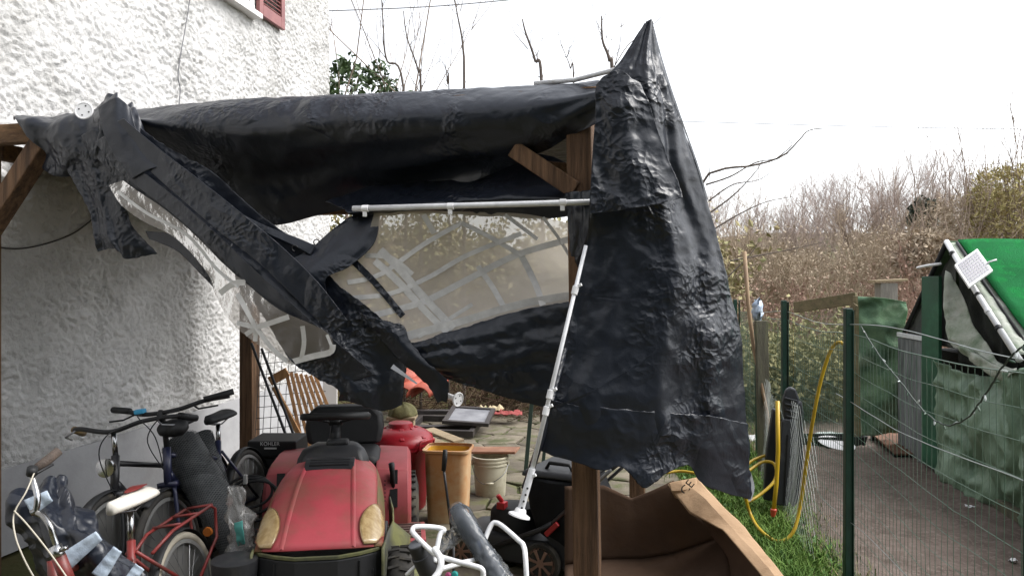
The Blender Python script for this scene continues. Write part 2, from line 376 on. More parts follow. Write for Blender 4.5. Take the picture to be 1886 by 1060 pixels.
# ------------------------------------------------------------ torn black cover
m_tarp = bpy.data.materials.new('black_tarpaulin'); m_tarp.use_nodes = True
def _tarp(m, base, rough):
    N = m.node_tree.nodes; L = m.node_tree.links; b = N['Principled BSDF']
    b.inputs['Base Color'].default_value = (*base, 1); b.inputs['Roughness'].default_value = rough; b.inputs['Specular IOR Level'].default_value = .46
    tc = N.new('ShaderNodeTexCoord')
    def tex(t, sc, det=5):
        n = N.new('ShaderNodeTexNoise'); n.noise_type = t; n.inputs['Scale'].default_value = sc; n.inputs['Detail'].default_value = det
        n.inputs['Distortion'].default_value = .6
        L.new(tc.outputs['Object'], n.inputs['Vector']); return n.outputs['Fac']
    def math_(op, a, b_):
        n = N.new('ShaderNodeMath'); n.operation = op
        for i, q in enumerate((a, b_)):
            if isinstance(q, (int, float)): n.inputs[i].default_value = q
            else: L.new(q, n.inputs[i])
        return n.outputs[0]
    r1 = tex('RIDGED_MULTIFRACTAL', 6, 3); r2 = tex('RIDGED_MULTIFRACTAL', 20, 3); mask = tex('FBM', 2.2, 2); fine = tex('FBM', 150, 2)
    mr = N.new('ShaderNodeMapRange'); mr.inputs[1].default_value = .50; mr.inputs[2].default_value = .68; mr.inputs[3].default_value = .05; L.new(mask, mr.inputs[0])
    dn = N.new('ShaderNodeTexNoise'); dn.inputs['Scale'].default_value = 7; dn.inputs['Detail'].default_value = 3; L.new(tc.outputs['Object'], dn.inputs['Vector'])
    va = N.new('ShaderNodeVectorMath'); va.operation = 'MULTIPLY_ADD'; va.inputs[1].default_value = (.12, .12, .12); L.new(dn.outputs['Color'], va.inputs[0]); L.new(tc.outputs['Object'], va.inputs[2])
    def vor(sc):
        n = N.new('ShaderNodeTexVoronoi'); n.feature = 'F1'; n.inputs['Scale'].default_value = sc; L.new(va.outputs[0], n.inputs['Vector']); return n.outputs['Distance']
    h = math_('ADD', math_('MULTIPLY', vor(4.5), .10), math_('MULTIPLY', math_('MULTIPLY', vor(15), .38), mr.outputs[0]))
    h = math_('ADD', h, math_('MULTIPLY', math_('MULTIPLY', vor(38), .2), mr.outputs[0]))
    h = math_('ADD', h, math_('MULTIPLY', r1, .10)); h = math_('ADD', h, math_('MULTIPLY', vor(24), .014))
    h = math_('ADD', h, math_('MULTIPLY', fine, .012))
    bp = N.new('ShaderNodeBump'); bp.inputs['Strength'].default_value = .8; bp.inputs['Distance'].default_value = .05
    L.new(h, bp.inputs['Height']); L.new(bp.outputs[0], b.inputs['Normal'])
    rr = N.new('ShaderNodeMapRange'); rr.inputs[3].default_value = rough - .07; rr.inputs[4].default_value = rough + .12; L.new(tex('FBM', 6, 4), rr.inputs[0]); L.new(rr.outputs[0], b.inputs['Roughness'])
_tarp(m_tarp, (.011, .0138, .0215), .30)
m_clear = bpy.data.materials.new('clear_vinyl'); m_clear.use_nodes = True
def _vinyl(m, milk, col):
    N = m.node_tree.nodes; L = m.node_tree.links; out = N['Material Output']; N.remove(N['Principled BSDF'])
    tr = N.new('ShaderNodeBsdfTransparent'); tr.inputs[0].default_value = (.93, .92, .9, 1)
    df = N.new('ShaderNodeBsdfDiffuse'); df.inputs[0].default_value = (*col, 1)
    tl = N.new('ShaderNodeBsdfTranslucent'); tl.inputs[0].default_value = (*col, 1)
    gl = N.new('ShaderNodeBsdfGlossy'); gl.inputs['Roughness'].default_value = .18
    tc = N.new('ShaderNodeTexCoord'); n1 = N.new('ShaderNodeTexNoise'); n1.inputs['Scale'].default_value = 9; n1.inputs['Detail'].default_value = 5; L.new(tc.outputs['Object'], n1.inputs['Vector'])
    bp = N.new('ShaderNodeBump'); bp.inputs['Strength'].default_value = .5; bp.inputs['Distance'].default_value = .02; L.new(n1.outputs[0], bp.inputs['Height'])
    for q in (gl,): L.new(bp.outputs[0], q.inputs['Normal'])
    a = N.new('ShaderNodeMixShader'); L.new(df.outputs[0], a.inputs[1]); L.new(tl.outputs[0], a.inputs[2]); a.inputs[0].default_value = .5
    b = N.new('ShaderNodeMixShader'); b.inputs[0].default_value = milk; L.new(tr.outputs[0], b.inputs[1]); L.new(a.outputs[0], b.inputs[2])
    fr = N.new('ShaderNodeFresnel'); fr.inputs[0].default_value = 1.4; L.new(bp.outputs[0], fr.inputs['Normal'])
    c = N.new('ShaderNodeMixShader'); L.new(fr.outputs[0], c.inputs[0]); L.new(b.outputs[0], c.inputs[1]); L.new(gl.outputs[0], c.inputs[2])
    L.new(c.outputs[0], out.inputs[0])
_vinyl(m_clear, .77, srgb('#cfc7bc'))
m_milky = bpy.data.materials.new('milky_vinyl'); m_milky.use_nodes = True; _vinyl(m_milky, .55, srgb('#a79f97'))
m_tape = M('grey_seam_tape', srgb('#cdcccb'), srgb('#b9b8b7'), sc=14, rough=.5, spec=.4)

tarp = thing('tarpaulin_cover', 'torn black tarpaulin tent cover with clear windows, slung over the timber pergola', 'tarpaulin', tuple(FR))
PATCH = {}
def patch(name, rows, nu, nv, amp=.012, freq=5, folds=(), rag=.0, mat=None, part='sheet', solid=.0022, seed=0, label=None, cres=0.0):
    """a piece of sheet through control points (px, py, d); rows from top to bottom"""
    ctl = [[Vector(p) for p in r_] for r_ in rows]; S = []; mb_rows = []
    for i in range(nv):
        v = i / (nv - 1)
        cr = [cat([r_[j] for r_ in ctl], v) for j in range(len(ctl[0]))]; row = []; srow = []
        for j in range(nu):
            u = j / (nu - 1); q = cat(cr, u); srow.append(q.copy()); row.append(P(q.x, q.y, q.z))
        mb_rows.append(row); S.append(srow)
    out = []
    sd = Vector((seed * 3.7, seed * 1.3, seed * 7.1))
    for i in range(nv):
        row = []
        for j in range(nu):
            p = mb_rows[i][j]; du = mb_rows[i][min(j + 1, nu - 1)] - mb_rows[i][max(j - 1, 0)]; dv = mb_rows[min(i + 1, nv - 1)][j] - mb_rows[max(i - 1, 0)][j]
            n = du.cross(dv); n = n.normalized() if n.length > 1e-9 else Vector((0, -1, 0))
            if n.y > 0: n = -n
            u = j / (nu - 1); v = i / (nv - 1)
            pw = p + noise.noise_vector(p * 3 + sd) * .06
            o_ = amp * .62 * (1.3 * (.25 - abs(noise.noise(pw * freq * .8 + sd))) + .8 * (.25 - abs(noise.noise(pw * freq * 1.9 - sd))) + .35 * (.25 - abs(noise.noise(p * freq * 4.3 + sd))) + .6 * noise.noise(p * freq * .4 - sd))
            for (fa, fu, fv, ph) in folds:
                w = 2 * math.pi * (fu * u + fv * v + ph + .45 * noise.noise(p * 2.2 + sd)); o_ += fa * (.35 + 1.3 * abs(noise.noise(p * 1.7 - sd))) * (math.sin(w) + .35 * math.sin(2.3 * w + 1)) * (.9 if u > .02 else 0.9)
            row_p = p + n * o_
            if rag and (i in (0, nv - 1) or j in (0, nu - 1)):
                row_p += Vector((noise.noise(p * 40 + sd), 0, noise.noise(p * 40 - sd))) * rag
            row.append(row_p); S[i][j].z = row_p.y
        out.append(row)
    o = MB().grid(out).build(part, mat or m_tarp, tarp, world=True, smooth='all', solid=solid, label=label)
    PATCH[name] = np.array([[q.x, q.y, q.z] for r_ in S for q in r_])
    PATCH[name + '_o'] = o
    return o
def don(name, px, py):
    a = PATCH[name]; w = (a[:, 0] - px) ** 2 + (a[:, 1] - py) ** 2; k = np.argsort(w)[:6]; ww = 1 / (w[k] + 2)
    return float((a[k, 2] * ww).sum() / ww.sum())
def strip(pts, wpx, name, mat=None, part='seam_tape', lift=.004, parent_name=None):
    p2 = [Vector((x, y, 0)) for x, y in pts]; L = sum((p2[i + 1] - p2[i]).length for i in range(len(p2) - 1)); n = max(3, int(L / 7))
    pl = [cat(p2, i / (n - 1)) for i in range(n)]; rows = []
    for i, q in enumerate(pl):
        t = (pl[min(i + 1, n - 1)] - pl[max(i - 1, 0)]).normalized(); a = Vector((-t.y, t.x, 0)); w = wpx if not isinstance(wpx, tuple) else wpx[0] + (wpx[1] - wpx[0]) * i / (n - 1)
        rows.append([P((q + a * k * w).x, (q + a * k * w).y, don(name, q.x, q.y) - lift) for k in (-.5, 0, .5)])
    o = child(MB().grid(rows), part, mat or m_tape, PATCH[name + '_o'], solid=.0005)
    return o
def bd(px): return 13.25 / ((px - CX) / F + 4.04) + .05

ext = []
for i in range(16):
    row = []
    for j in range(10):
        b = (FL + BD * (.5 + 2.15 * i / 15)) + LD * (.06 + .72 * j / 9); row.append(Vector((b.x, b.y, 2.40 - .05 * i / 15 + .012 * noise.noise(b * 4))))
    ext.append(row)
MB().grid(ext).build('roof_sheet', m_tarp, tarp, world=True, smooth='all', solid=.003)
# roof sheet over the pergola (seen from below, keeps the inside dark)
rows = []
for i in range(40):
    v = i / 39; row = []
    for j in range(50):
        u = j / 49; b = FR.lerp(FL + LD * .12, u) + BD * (2.62 * v + .04)
        z = 2.465 - .12 * v + .02 * noise.fractal(Vector((b.x * 2, b.y * 2, 0)), 1, 2, 3) - .02 * math.sin(math.pi * ((u * 4) % 1))
        row.append(Vector((b.x, b.y, z)))
    rows.append(row)
MB().grid(rows).build('roof_sheet', m_tarp, tarp, world=True, smooth='all', solid=.003)

def col(*cs):                       # columns -> rows
    return [list(r_) for r_ in zip(*cs)]
def vcol(t, b, d0):                 # one column of the front valance
    (tx, ty), (bx, by) = t, b
    D = bd(tx)
    out = [(tx, ty + 3, D + .12), (tx, ty, D + .05), (tx, ty + 15, D - .045)]
    for k, (f, dd) in enumerate(((.24, -.095), (.42, .3), (.62, .6), (.82, .85), (1, 1))):
        g = f if by - ty > 120 else f * .999
        y_ = ty + (by - ty) * f; inw = max(0, min(1, (y_ - 225) / 90))
        out.append((tx + (bx - tx) * f, y_, D - .115 + (dd * (d0 + .1) if k else .005) * inw))
    return out
patch('valance', col(vcol((205, 204), (215, 235), .1), vcol((330, 194), (367, 350), .2), vcol((450, 184), (485, 412), .26), vcol((570, 176), (590, 396), .27), vcol((700, 171), (690, 373), .26),
      vcol((850, 163), (830, 347), .24), vcol((980, 157), (958, 300), .14), vcol((1104, 150), (1100, 226), .04)), 190, 70, amp=.011, freq=5, folds=((.008, .6, 1.1, .1), (.010, .5, 2.1, .4)), seed=1, label='front sheet rolled over the beam and sagging below it')
patch('back_roll', [[(600, 372, 3.66), (760, 318, 3.72), (880, 288, 3.7), (1000, 286, 3.62), (1095, 330, 3.4)],
                    [(630, 384, 3.55), (760, 352, 3.58), (880, 330, 3.56), (1000, 326, 3.5), (1095, 345, 3.3)],
                    [(640, 392, 3.42), (760, 378, 3.38), (880, 365, 3.36), (1000, 362, 3.33), (1095, 362, 3.2)],
                    [(660, 400, 3.5), (760, 393, 3.47), (880, 396, 3.44), (1000, 402, 3.4), (1090, 390, 3.25)]], 110, 44, amp=.02, freq=7, seed=2)
patch('bundle', [[(24, 216, 3.98), (85, 213, 3.92), (140, 209, 3.88), (180, 196, 3.84), (212, 176, 3.8), (246, 200, 3.8)],
                 [(28, 218, 3.78), (90, 222, 3.74), (145, 215, 3.72), (185, 212, 3.68), (215, 208, 3.64), (255, 212, 3.66)],
                 [(48, 244, 3.76), (95, 250, 3.7), (150, 250, 3.66), (190, 245, 3.62), (222, 240, 3.6), (270, 246, 3.64)],
                 [(78, 280, 3.78), (112, 285, 3.72), (152, 290, 3.68), (192, 290, 3.64), (230, 290, 3.62), (300, 300, 3.64)],
                 [(78, 308, 3.84), (112, 325, 3.78), (150, 330, 3.76), (195, 335, 3.7), (250, 345, 3.68), (330, 350, 3.68)]], 110, 60, amp=.022, freq=6.5, folds=((.014, 3.2, .9, 0),), seed=3, label='gathered bundle tied round the left end of the beam')
patch('tail', [[(118, 296, 3.76), (150, 282, 3.7), (190, 275, 3.66), (235, 300, 3.66)],
               [(140, 340, 3.74), (172, 335, 3.69), (205, 340, 3.66), (232, 352, 3.66)],
               [(166, 388, 3.72), (188, 388, 3.68), (215, 395, 3.66), (240, 408, 3.67)],
               [(176, 435, 3.7), (196, 430, 3.66), (228, 440, 3.65), (270, 446, 3.68)],
               [(181, 463, 3.7), (214, 457, 3.66), (233, 476, 3.66), (291, 466, 3.69)]], 60, 70, amp=.009, freq=6, folds=((.01, 2.2, .1, .2),), rag=.006, seed=4, label='torn tail hanging from the bundle')
patch('spike', [[(170, 212, 3.74), (200, 184, 3.72), (215, 171, 3.72), (217, 178, 3.73)], [(172, 222, 3.68), (195, 205, 3.66), (214, 195, 3.66), (222, 210, 3.68)], [(176, 236, 3.66), (196, 232, 3.64), (216, 230, 3.64), (232, 238, 3.66)]], 26, 22, amp=.006, seed=5)
patch('swag', [[(150, 250, 3.650), (175, 235, 3.625), (200, 222, 3.660), (225, 212, 3.640)],
               [(222, 336, 3.623), (244, 318, 3.598), (272, 292, 3.633), (304, 268, 3.613)],
               [(296, 384, 3.565), (322, 368, 3.540), (356, 344, 3.575), (392, 318, 3.555)],
               [(366, 446, 3.502), (395, 434, 3.478), (432, 410, 3.513), (472, 390, 3.493)],
               [(436, 516, 3.450), (470, 500, 3.425), (512, 476, 3.460), (560, 458, 3.440)],
               [(490, 590, 3.417), (530, 566, 3.392), (572, 545, 3.427), (618, 520, 3.407)],
               [(536, 664, 3.397), (588, 640, 3.373), (642, 612, 3.408), (702, 586, 3.388)],
               [(588, 697, 3.390), (640, 684, 3.365), (692, 668, 3.400), (744, 648, 3.380)],
               [(622, 716, 3.377), (655, 720, 3.352), (700, 716, 3.387), (745, 706, 3.367)],
               [(624, 738, 3.390), (660, 744, 3.365), (705, 756, 3.400), (740, 746, 3.380)]], 70, 170, amp=.012, freq=6, folds=((.007, 1.6, .5, .1),), rag=.006, seed=6, label='long twisted swag sagging from the bundle to the mower seat')
patch('swag_fold', [[(205, 228, 3.585), (228, 218, 3.56)], [(262, 300, 3.55), (296, 276, 3.52)], [(330, 362, 3.49), (372, 334, 3.46)], [(404, 426, 3.43), (452, 398, 3.41)], [(480, 486, 3.39), (528, 462, 3.375)], [(548, 552, 3.36), (590, 524, 3.345)], [(610, 615, 3.35), (640, 590, 3.34)]], 24, 110, amp=.008, seed=21, label='flat overlapping fold along the swag')
patch('swag_fold', [[(176, 262, 3.62), (192, 250, 3.59)], [(226, 322, 3.58), (252, 306, 3.55)], [(300, 378, 3.52), (326, 366, 3.49)], [(372, 440, 3.46), (398, 430, 3.44)], [(444, 508, 3.42), (470, 498, 3.40)], [(512, 580, 3.39), (548, 568, 3.365)], [(590, 655, 3.37), (632, 640, 3.34)], [(640, 705, 3.36), (690, 690, 3.33)]], 22, 120, amp=.007, seed=22, label='second overlapping fold along the swag')
patch('bundle_fold', [[(180, 198, 3.62), (216, 180, 3.60), (240, 200, 3.61)], [(190, 240, 3.585), (222, 236, 3.56), (252, 240, 3.58)], [(214, 290, 3.565), (246, 280, 3.545), (282, 276, 3.56)], [(244, 330, 3.55), (276, 312, 3.525), (318, 304, 3.54)]], 34, 50, amp=.012, folds=((.006, 1.2, .2, 0),), seed=23)
patch('under', [[(268, 425, 3.66), (275, 440, 3.66)], [(330, 436, 3.62), (326, 462, 3.63)], [(378, 490, 3.58), (370, 505, 3.6)], [(400, 530, 3.55), (392, 528, 3.57)]], 8, 40, amp=.004, seed=7)
patch('window_low', [[(201, 341, 3.62), (226, 332, 3.60)], [(223, 377, 3.60), (254, 352, 3.57)], [(265, 408, 3.58), (296, 380, 3.545)], [(325, 440, 3.55), (352, 426, 3.51)], [(380, 500, 3.51), (412, 486, 3.46)], [(398, 546, 3.49), (454, 522, 3.42)],
                     [(428, 594, 3.46), (512, 568, 3.36)], [(470, 630, 3.43), (600, 610, 3.33)], [(532, 670, 3.41), (616, 642, 3.33)]], 44, 120, amp=.006, freq=6, mat=m_milky, part='clear_window', solid=0, seed=8, label='clear plastic window strip with grey seam tape')
patch('strap', [[(640, 402, 3.5), (668, 392, 3.48), (700, 385, 3.46)], [(598, 436, 3.47), (645, 436, 3.43), (690, 446, 3.43)], [(565, 463, 3.44), (605, 470, 3.4), (644, 490, 3.4)], [(525, 486, 3.42), (565, 500, 3.37), (600, 514, 3.38)], [(510, 525, 3.44), (555, 535, 3.39), (610, 560, 3.4)]], 40, 50, amp=.01, folds=((.008, .8, .5, .3),), seed=9)
patch('window_big', [[(690, 390, 3.44), (780, 388, 3.42), (880, 390, 3.42), (970, 394, 3.40), (1056, 412, 3.36)],
                     [(662, 468, 3.46), (768, 440, 3.46), (868, 438, 3.48), (968, 442, 3.46), (1058, 462, 3.38)],
                     [(596, 511, 3.44), (735, 490, 3.46), (850, 490, 3.5), (968, 490, 3.48), (1066, 505, 3.38)],
                     [(652, 572, 3.42), (745, 552, 3.44), (845, 546, 3.48), (960, 530, 3.46), (1070, 530, 3.36)],
                     [(742, 640, 3.38), (785, 628, 3.4), (850, 606, 3.42), (960, 573, 3.42), (1070, 554, 3.34)]], 90, 60, amp=.009, freq=3.5, mat=m_clear, part='clear_window', solid=0, seed=10, label='large clear plastic window with grey taped panes, hanging slack')
patch('skirt', [[(738, 634, 3.37), (785, 626, 3.39), (850, 604, 3.41), (960, 571, 3.41), (1075, 551, 3.33)],
                [(752, 662, 3.38), (790, 655, 3.36), (850, 640, 3.37), (960, 622, 3.38), (1068, 606, 3.32)],
                [(768, 686, 3.42), (800, 680, 3.4), (850, 682, 3.38), (950, 680, 3.38), (1055, 680, 3.32)],
                [(780, 690, 3.46), (815, 692, 3.44), (868, 708, 3.42), (945, 734, 3.4), (1040, 756, 3.34)]], 110, 70, amp=.014, freq=8, folds=((.006, .3, 2.2, 0),), rag=.006, seed=11, label='black lower panel below the large window')
patch('tatter', [[(660, 575, 3.37), (690, 585, 3.36), (745, 598, 3.37)], [(700, 625, 3.36), (730, 625, 3.34), (758, 632, 3.35)], [(745, 672, 3.36), (765, 662, 3.34), (790, 670, 3.35)], [(785, 705, 3.38), (805, 695, 3.36), (824, 702, 3.37)], [(806, 742, 3.38), (814, 738, 3.37), (823, 742, 3.38)]], 24, 50, amp=.01, rag=.008, seed=12, label='tattered strip hanging from the torn corner')
patch('gather', [[(1040, 356, 3.22), (1065, 352, 3.14), (1096, 352, 3.12)], [(1046, 400, 3.22), (1070, 400, 3.12), (1096, 400, 3.1)], [(1052, 450, 3.22), (1068, 445, 3.16), (1092, 440, 3.12)], [(1050, 486, 3.24), (1062, 478, 3.2), (1078, 470, 3.16)], [(1062, 512, 3.26), (1066, 505, 3.24), (1072, 500, 3.2)]], 34, 44, amp=.016, freq=9, folds=((.012, 1.8, .2, .1),), seed=13)
# big sheet at the right
patch('side', [[(1188, 44, 3.1), (1192, 39, 3.08), (1196, 37, 3.08), (1200, 38, 3.09), (1204, 42, 3.11)],
               [(1146, 108, 3.08), (1165, 104, 3.05), (1184, 100, 3.04), (1200, 98, 3.06), (1217, 98, 3.1)],
               [(1112, 150, 3.06), (1145, 150, 3.03), (1180, 150, 3.02), (1208, 152, 3.05), (1235, 156, 3.1)],
               [(1098, 220, 3.06), (1140, 220, 3.03), (1185, 220, 3.02), (1225, 222, 3.06), (1260, 228, 3.12)],
               [(1090, 300, 3.06), (1140, 300, 3.05), (1190, 300, 3.03), (1240, 300, 3.07), (1284, 300, 3.14)],
               [(1085, 385, 3.06), (1140, 385, 3.06), (1200, 380, 3.06), (1256, 372, 3.1), (1302, 365, 3.16)],
               [(1080, 450, 3.08), (1140, 450, 3.06), (1210, 450, 3.06), (1272, 450, 3.1), (1324, 450, 3.18)],
               [(1060, 532, 3.08), (1135, 540, 3.05), (1212, 542, 3.05), (1285, 540, 3.1), (1348, 540, 3.2)],
               [(1044, 620, 3.06), (1125, 630, 3.03), (1210, 632, 3.04), (1295, 630, 3.1), (1366, 625, 3.22)],
               [(1018, 720, 3.04), (1105, 730, 3.0), (1205, 735, 3.03), (1300, 735, 3.12), (1372, 738, 3.24)],
               [(1004, 765, 3.04), (1100, 790, 3.0), (1200, 800, 3.03), (1300, 810, 3.12), (1378, 828, 3.25)]], 120, 250, amp=.013, freq=5, folds=((.010, 1.6, .35, .15), (.010, 3.1, .12, .4)), seed=14, label='tall sheet hanging from the raised peak at the right')
patch('side_hem', [[(1012, 735, 3.025), (1045, 742, 3.01), (1078, 748, 2.995), (1110, 750, 2.99), (1150, 754, 3.0), (1190, 757, 3.015), (1230, 760, 3.04), (1268, 763, 3.07), (1312, 766, 3.12), (1376, 780, 3.23)],
  [(1005, 763, 3.03), (1040, 775, 3.005), (1075, 785, 2.99), (1110, 791, 2.985), (1150, 796, 2.995), (1190, 799, 3.015), (1230, 803, 3.035), (1265, 806, 3.065), (1310, 810, 3.115), (1379, 826, 3.235)],
                   [(1000, 800, 3.04), (1035, 812, 3.02), (1072, 826, 3.0), (1110, 832, 2.99), (1148, 832, 3.0), (1188, 840, 3.02), (1230, 836, 3.04), (1268, 836, 3.08), (1305, 855, 3.12), (1381, 875, 3.25)],
                   [(998, 830, 3.04), (1030, 842, 3.02), (1064, 852, 3.0), (1108, 866, 2.98), (1146, 860, 2.99), (1186, 898, 3.0), (1225, 874, 3.02), (1270, 857, 3.08), (1298, 893, 3.12), (1383, 920, 3.25)]], 120, 60, amp=.012, freq=6, folds=((.008, 2.4, .1, .15),), rag=.006, seed=15)
patch('flap', [[(1098, 156, 3.0), (1118, 136, 2.985), (1140, 128, 2.98), (1162, 142, 2.97), (1180, 152, 2.99)],
               [(1096, 220, 2.99), (1120, 220, 2.97), (1148, 220, 2.955), (1178, 220, 2.96), (1206, 222, 2.98)],
               [(1092, 300, 2.985), (1125, 300, 2.97), (1158, 300, 2.955), (1195, 298, 2.955), (1232, 296, 2.985)],
               [(1088, 350, 2.98), (1128, 350, 2.965), (1168, 346, 2.95), (1208, 342, 2.955), (1250, 336, 2.985)],
               [(1087, 393, 2.98), (1128, 389, 2.96), (1168, 383, 2.945), (1210, 376, 2.95), (1256, 364, 2.985)]], 80, 110, amp=.014, freq=6, folds=((.007, 1.7, .35, .0),), rag=.004, seed=16, label='doubled flap folded over the sheet at the right')
# cords running across the side sheet, pale stitched hem and eyelets
m_hem = M('pale_hem', srgb('#b9bcc4'), rough=.5)
strip([(1064, 533), (1120, 528), (1165, 520)], 3.2, 'side', m_tarp, 'fold', lift=.03)
strip([(1062, 540), (1140, 548), (1200, 543), (1245, 535)], 4, 'side', m_tarp, 'fold', lift=.035)
strip([(1005, 752), (1060, 735), (1120, 705), (1180, 668), (1215, 640)], 4, 'side', m_tarp, 'fold', lift=.035)
strip([(1203, 50), (1216, 100), (1236, 165), (1262, 240), (1285, 305), (1303, 368)], 3, 'side', m_hem, 'hem_cord', lift=.004)
strip([(1380, 870), (1386, 890), (1386, 905), (1380, 921)], 6, 'side_hem', m_hem, 'hem_cord', lift=-.01)
# taped panes of the two windows
for pts, w in (([(437, 540), (472, 603)], 7), ([(472, 603), (532, 583)], 7), ([(472, 603), (436, 594)], 6), ([(472, 603), (452, 616)], 6), ([(472, 603), (470, 628)], 6), ([(472, 603), (500, 640), (530, 666)], 6),
               ([(557, 600), (560, 630), (555, 660)], 6), ([(535, 667), (575, 656), (608, 648), (613, 634)], 8), ([(405, 540), (430, 522), (452, 520)], 8), ([(216, 352), (270, 392), (345, 433), (400, 496), (440, 528)], 4), ([(612, 640), (602, 616)], 4)):
    strip(pts, w * 1.4, 'window_low')
for pts, w in (([(742, 622), (850, 594), (960, 562), (1062, 544)], 13), ([(700, 460), (740, 500), (790, 560), (835, 605)], 10), ([(728, 486), (775, 540), (822, 590)], 9), ([(690, 480), (735, 520), (785, 575), (824, 612)], 9),
               ([(650, 548), (720, 540), (790, 510), (860, 470), (960, 430)], 6), ([(690, 580), (780, 555), (860, 515), (950, 470), (1050, 440)], 8), ([(640, 520), (700, 505), (780, 450), (850, 410)], 6), ([(880, 490), (905, 525), (928, 565)], 7), ([(960, 470), (985, 520), (1000, 562)], 8),
               ([(850, 410), (900, 435), (960, 470)], 6), ([(780, 395), (800, 430)], 7), ([(1000, 400), (1030, 440), (1060, 490)], 4), ([(930, 395), (990, 440)], 5), ([(770, 620), (830, 585), (870, 560)], 5), ([(672, 470), (720, 475), (760, 505)], 6)):
    strip(pts, w * 1.45, 'window_big')
strip([(646, 476), (690, 520), (742, 582)], 12, 'window_big', m_tarp, 'dark_seam', lift=.012)
strip([(722, 674), (745, 690), (768, 706)], (9, 3), 'tatter', m_hem, 'hem_cord', lift=.02)
# eyelets on the cut edge
for px, py in ((543, 457), (583, 446)):
    c = P(px, py, 3.40); m_ey = M('eyelet_black', (.01, .01, .012), rough=.4)
    MB().tube([c + Vector((math.cos(a) * .013, 0, math.sin(a) * .013)) for a in [k * math.pi / 6 for k in range(10)]], .003, 6).build('eyelet', m_ey, tarp, world=True, smooth='all')
# torn strip crossing the gap
patch('tie', [[(425, 395, 3.46), (435, 388, 3.47)], [(480, 424, 3.45), (486, 414, 3.46)], [(540, 452, 3.43), (548, 438, 3.44)], [(572, 470, 3.42), (582, 452, 3.43)]], 8, 40, amp=.004, seed=17)

# ------------------------------------------------------------ white tent poles
m_pole = M('white_enamel', srgb('#dcdde0'), srgb('#c9cace'), sc=20, rough=.35, spec=.5, dirt=srgb('#a09c96'), dsc=9, dlim=(.62, .75))
m_clip = M('white_plastic', srgb('#e2e2e4'), rough=.4)
po = thing('tent_pole', 'thin white metal pole hanging level under the sagging front sheet', 'pole', tuple(P(870, 378, 3.15)))
MB().tube([P(650, 384, 3.3), P(870, 378, 3.2), P(1088, 372, 3.08)], .0125, 10).build('tube', m_pole, po, world=True, smooth='all')
for px, py, d in ((672, 384, 3.29), (829, 380, 3.215), (1036, 373, 3.1)):
    a, b = P(px - 5, py, d), P(px + 7, py - .3, d - .005)
    MB().tube([a, b], .0155, 10).bar(P(px, py + 4, d - .004), P(px, py + 15, d - .004), .018, .012, up=(0, 1, 0)).build('clip', m_clip, po, world=True, bevel=.002)
po = thing('tent_pole', 'slanting white tent leg with round foot, dangling beside the right timber post', 'pole', tuple(P(955, 955, 3.0)))
A, B = P(1079, 452, 3.02), P(976, 880, 2.9)
MB().tube([A, B], [.008, .0095], 10).build('tube', m_pole, po, world=True, smooth='all')
C = P(957, 946, 2.885)
MB().tube([B + (A - B) * .04, C], .0135, 12).build('lower_tube', m_pole, po, world=True, smooth=40)
ax = (C - B).normalized()
MB().lathe(C - ax * .022, ax, [(.018, 0), (.021, .004), (.024, .016), (.042, .024), (.043, .03), (.03, .033), (0, .034)], 20).build('foot', m_clip, po, world=True, smooth=40)
for k in range(4):
    q = B.lerp(C, .25 + .18 * k) + Vector((0, -.0155, 0)); MB().lathe(q, (0, -1, 0), [(.0042, 0), (.0042, .0015), (0, .0016)], 10).build('hole', M('hole_black', (.01, .01, .01)), po, world=True)
for t, s in ((.18, 1), (.63, 1), (.70, 1), (.99, .8)):
    q = A.lerp(B, t); d_ = (B - A).normalized(); MB().tube([q, q + d_ * .035], .0135 * s, 10).bar(q + d_ * .005, q + d_ * .005 + Vector((.022, -.012, .012)), .008, .012).build('clip', m_clip, po, world=True, bevel=.002)
MB().tube([P(1040, 640, 3.06), P(1000, 800, 3.03), P(966, 900, 2.98)], .014, 8).build('dark_sleeve', m_tarp, po, world=True, smooth='all')
po = thing('tent_pole', 'white tent pole lying along the top of the roof behind the peak', 'pole', tuple(P(1060, 146, 3.3)))
MB().tube([P(985, 154, 3.42), P(1060, 147, 3.3), P(1135, 128, 3.14), P(1180, 88, 3.09), P(1196, 45, 3.09)], .011, 8).build('tube', m_pole, po, world=True, smooth='all')
# round feet of other tent legs
def foot_disc(lab, c, ax, r):
    t = thing('pole_stand_plate', lab, 'plate', tuple(c)); ax = Vector(ax).normalized()
    MB().lathe(c, ax, [(.35 * r, -.03), (.35 * r, -.004), (.95 * r, -.003), (r, 0), (r, .004), (.9 * r, .006), (.85 * r, .003), (0, .003)], 24).build('plate', m_clip, t, world=True, smooth=40)
    u = ax.orthogonal().normalized(); v = ax.cross(u)
    for k in range(4):
        q = c + (u * math.cos(k * 1.57 + .5) + v * math.sin(k * 1.57 + .5)) * r * .55 + ax * .0032
        MB().lathe(q, ax, [(.07 * r + .001, 0), (.07 * r + .001, .001), (0, .0012)], 8).build('hole', M('hole_black', (.01, .01, .01)), t, world=True)
    return t, u
foot_disc('round white plastic foot plate on top of the bundled tarpaulin, far left', P(155, 204, 3.63), (.1, -1, .12), .043)
ft, u = foot_disc('white cup-shaped tent foot hanging in front of the brush pile', P(843, 735, 3.5), (.75, -.65, -.12), .034)
MB().tube([P(843, 735, 3.5), P(822, 728, 3.56)], .014, 10).build('socket', m_clip, ft, world=True, smooth='all')
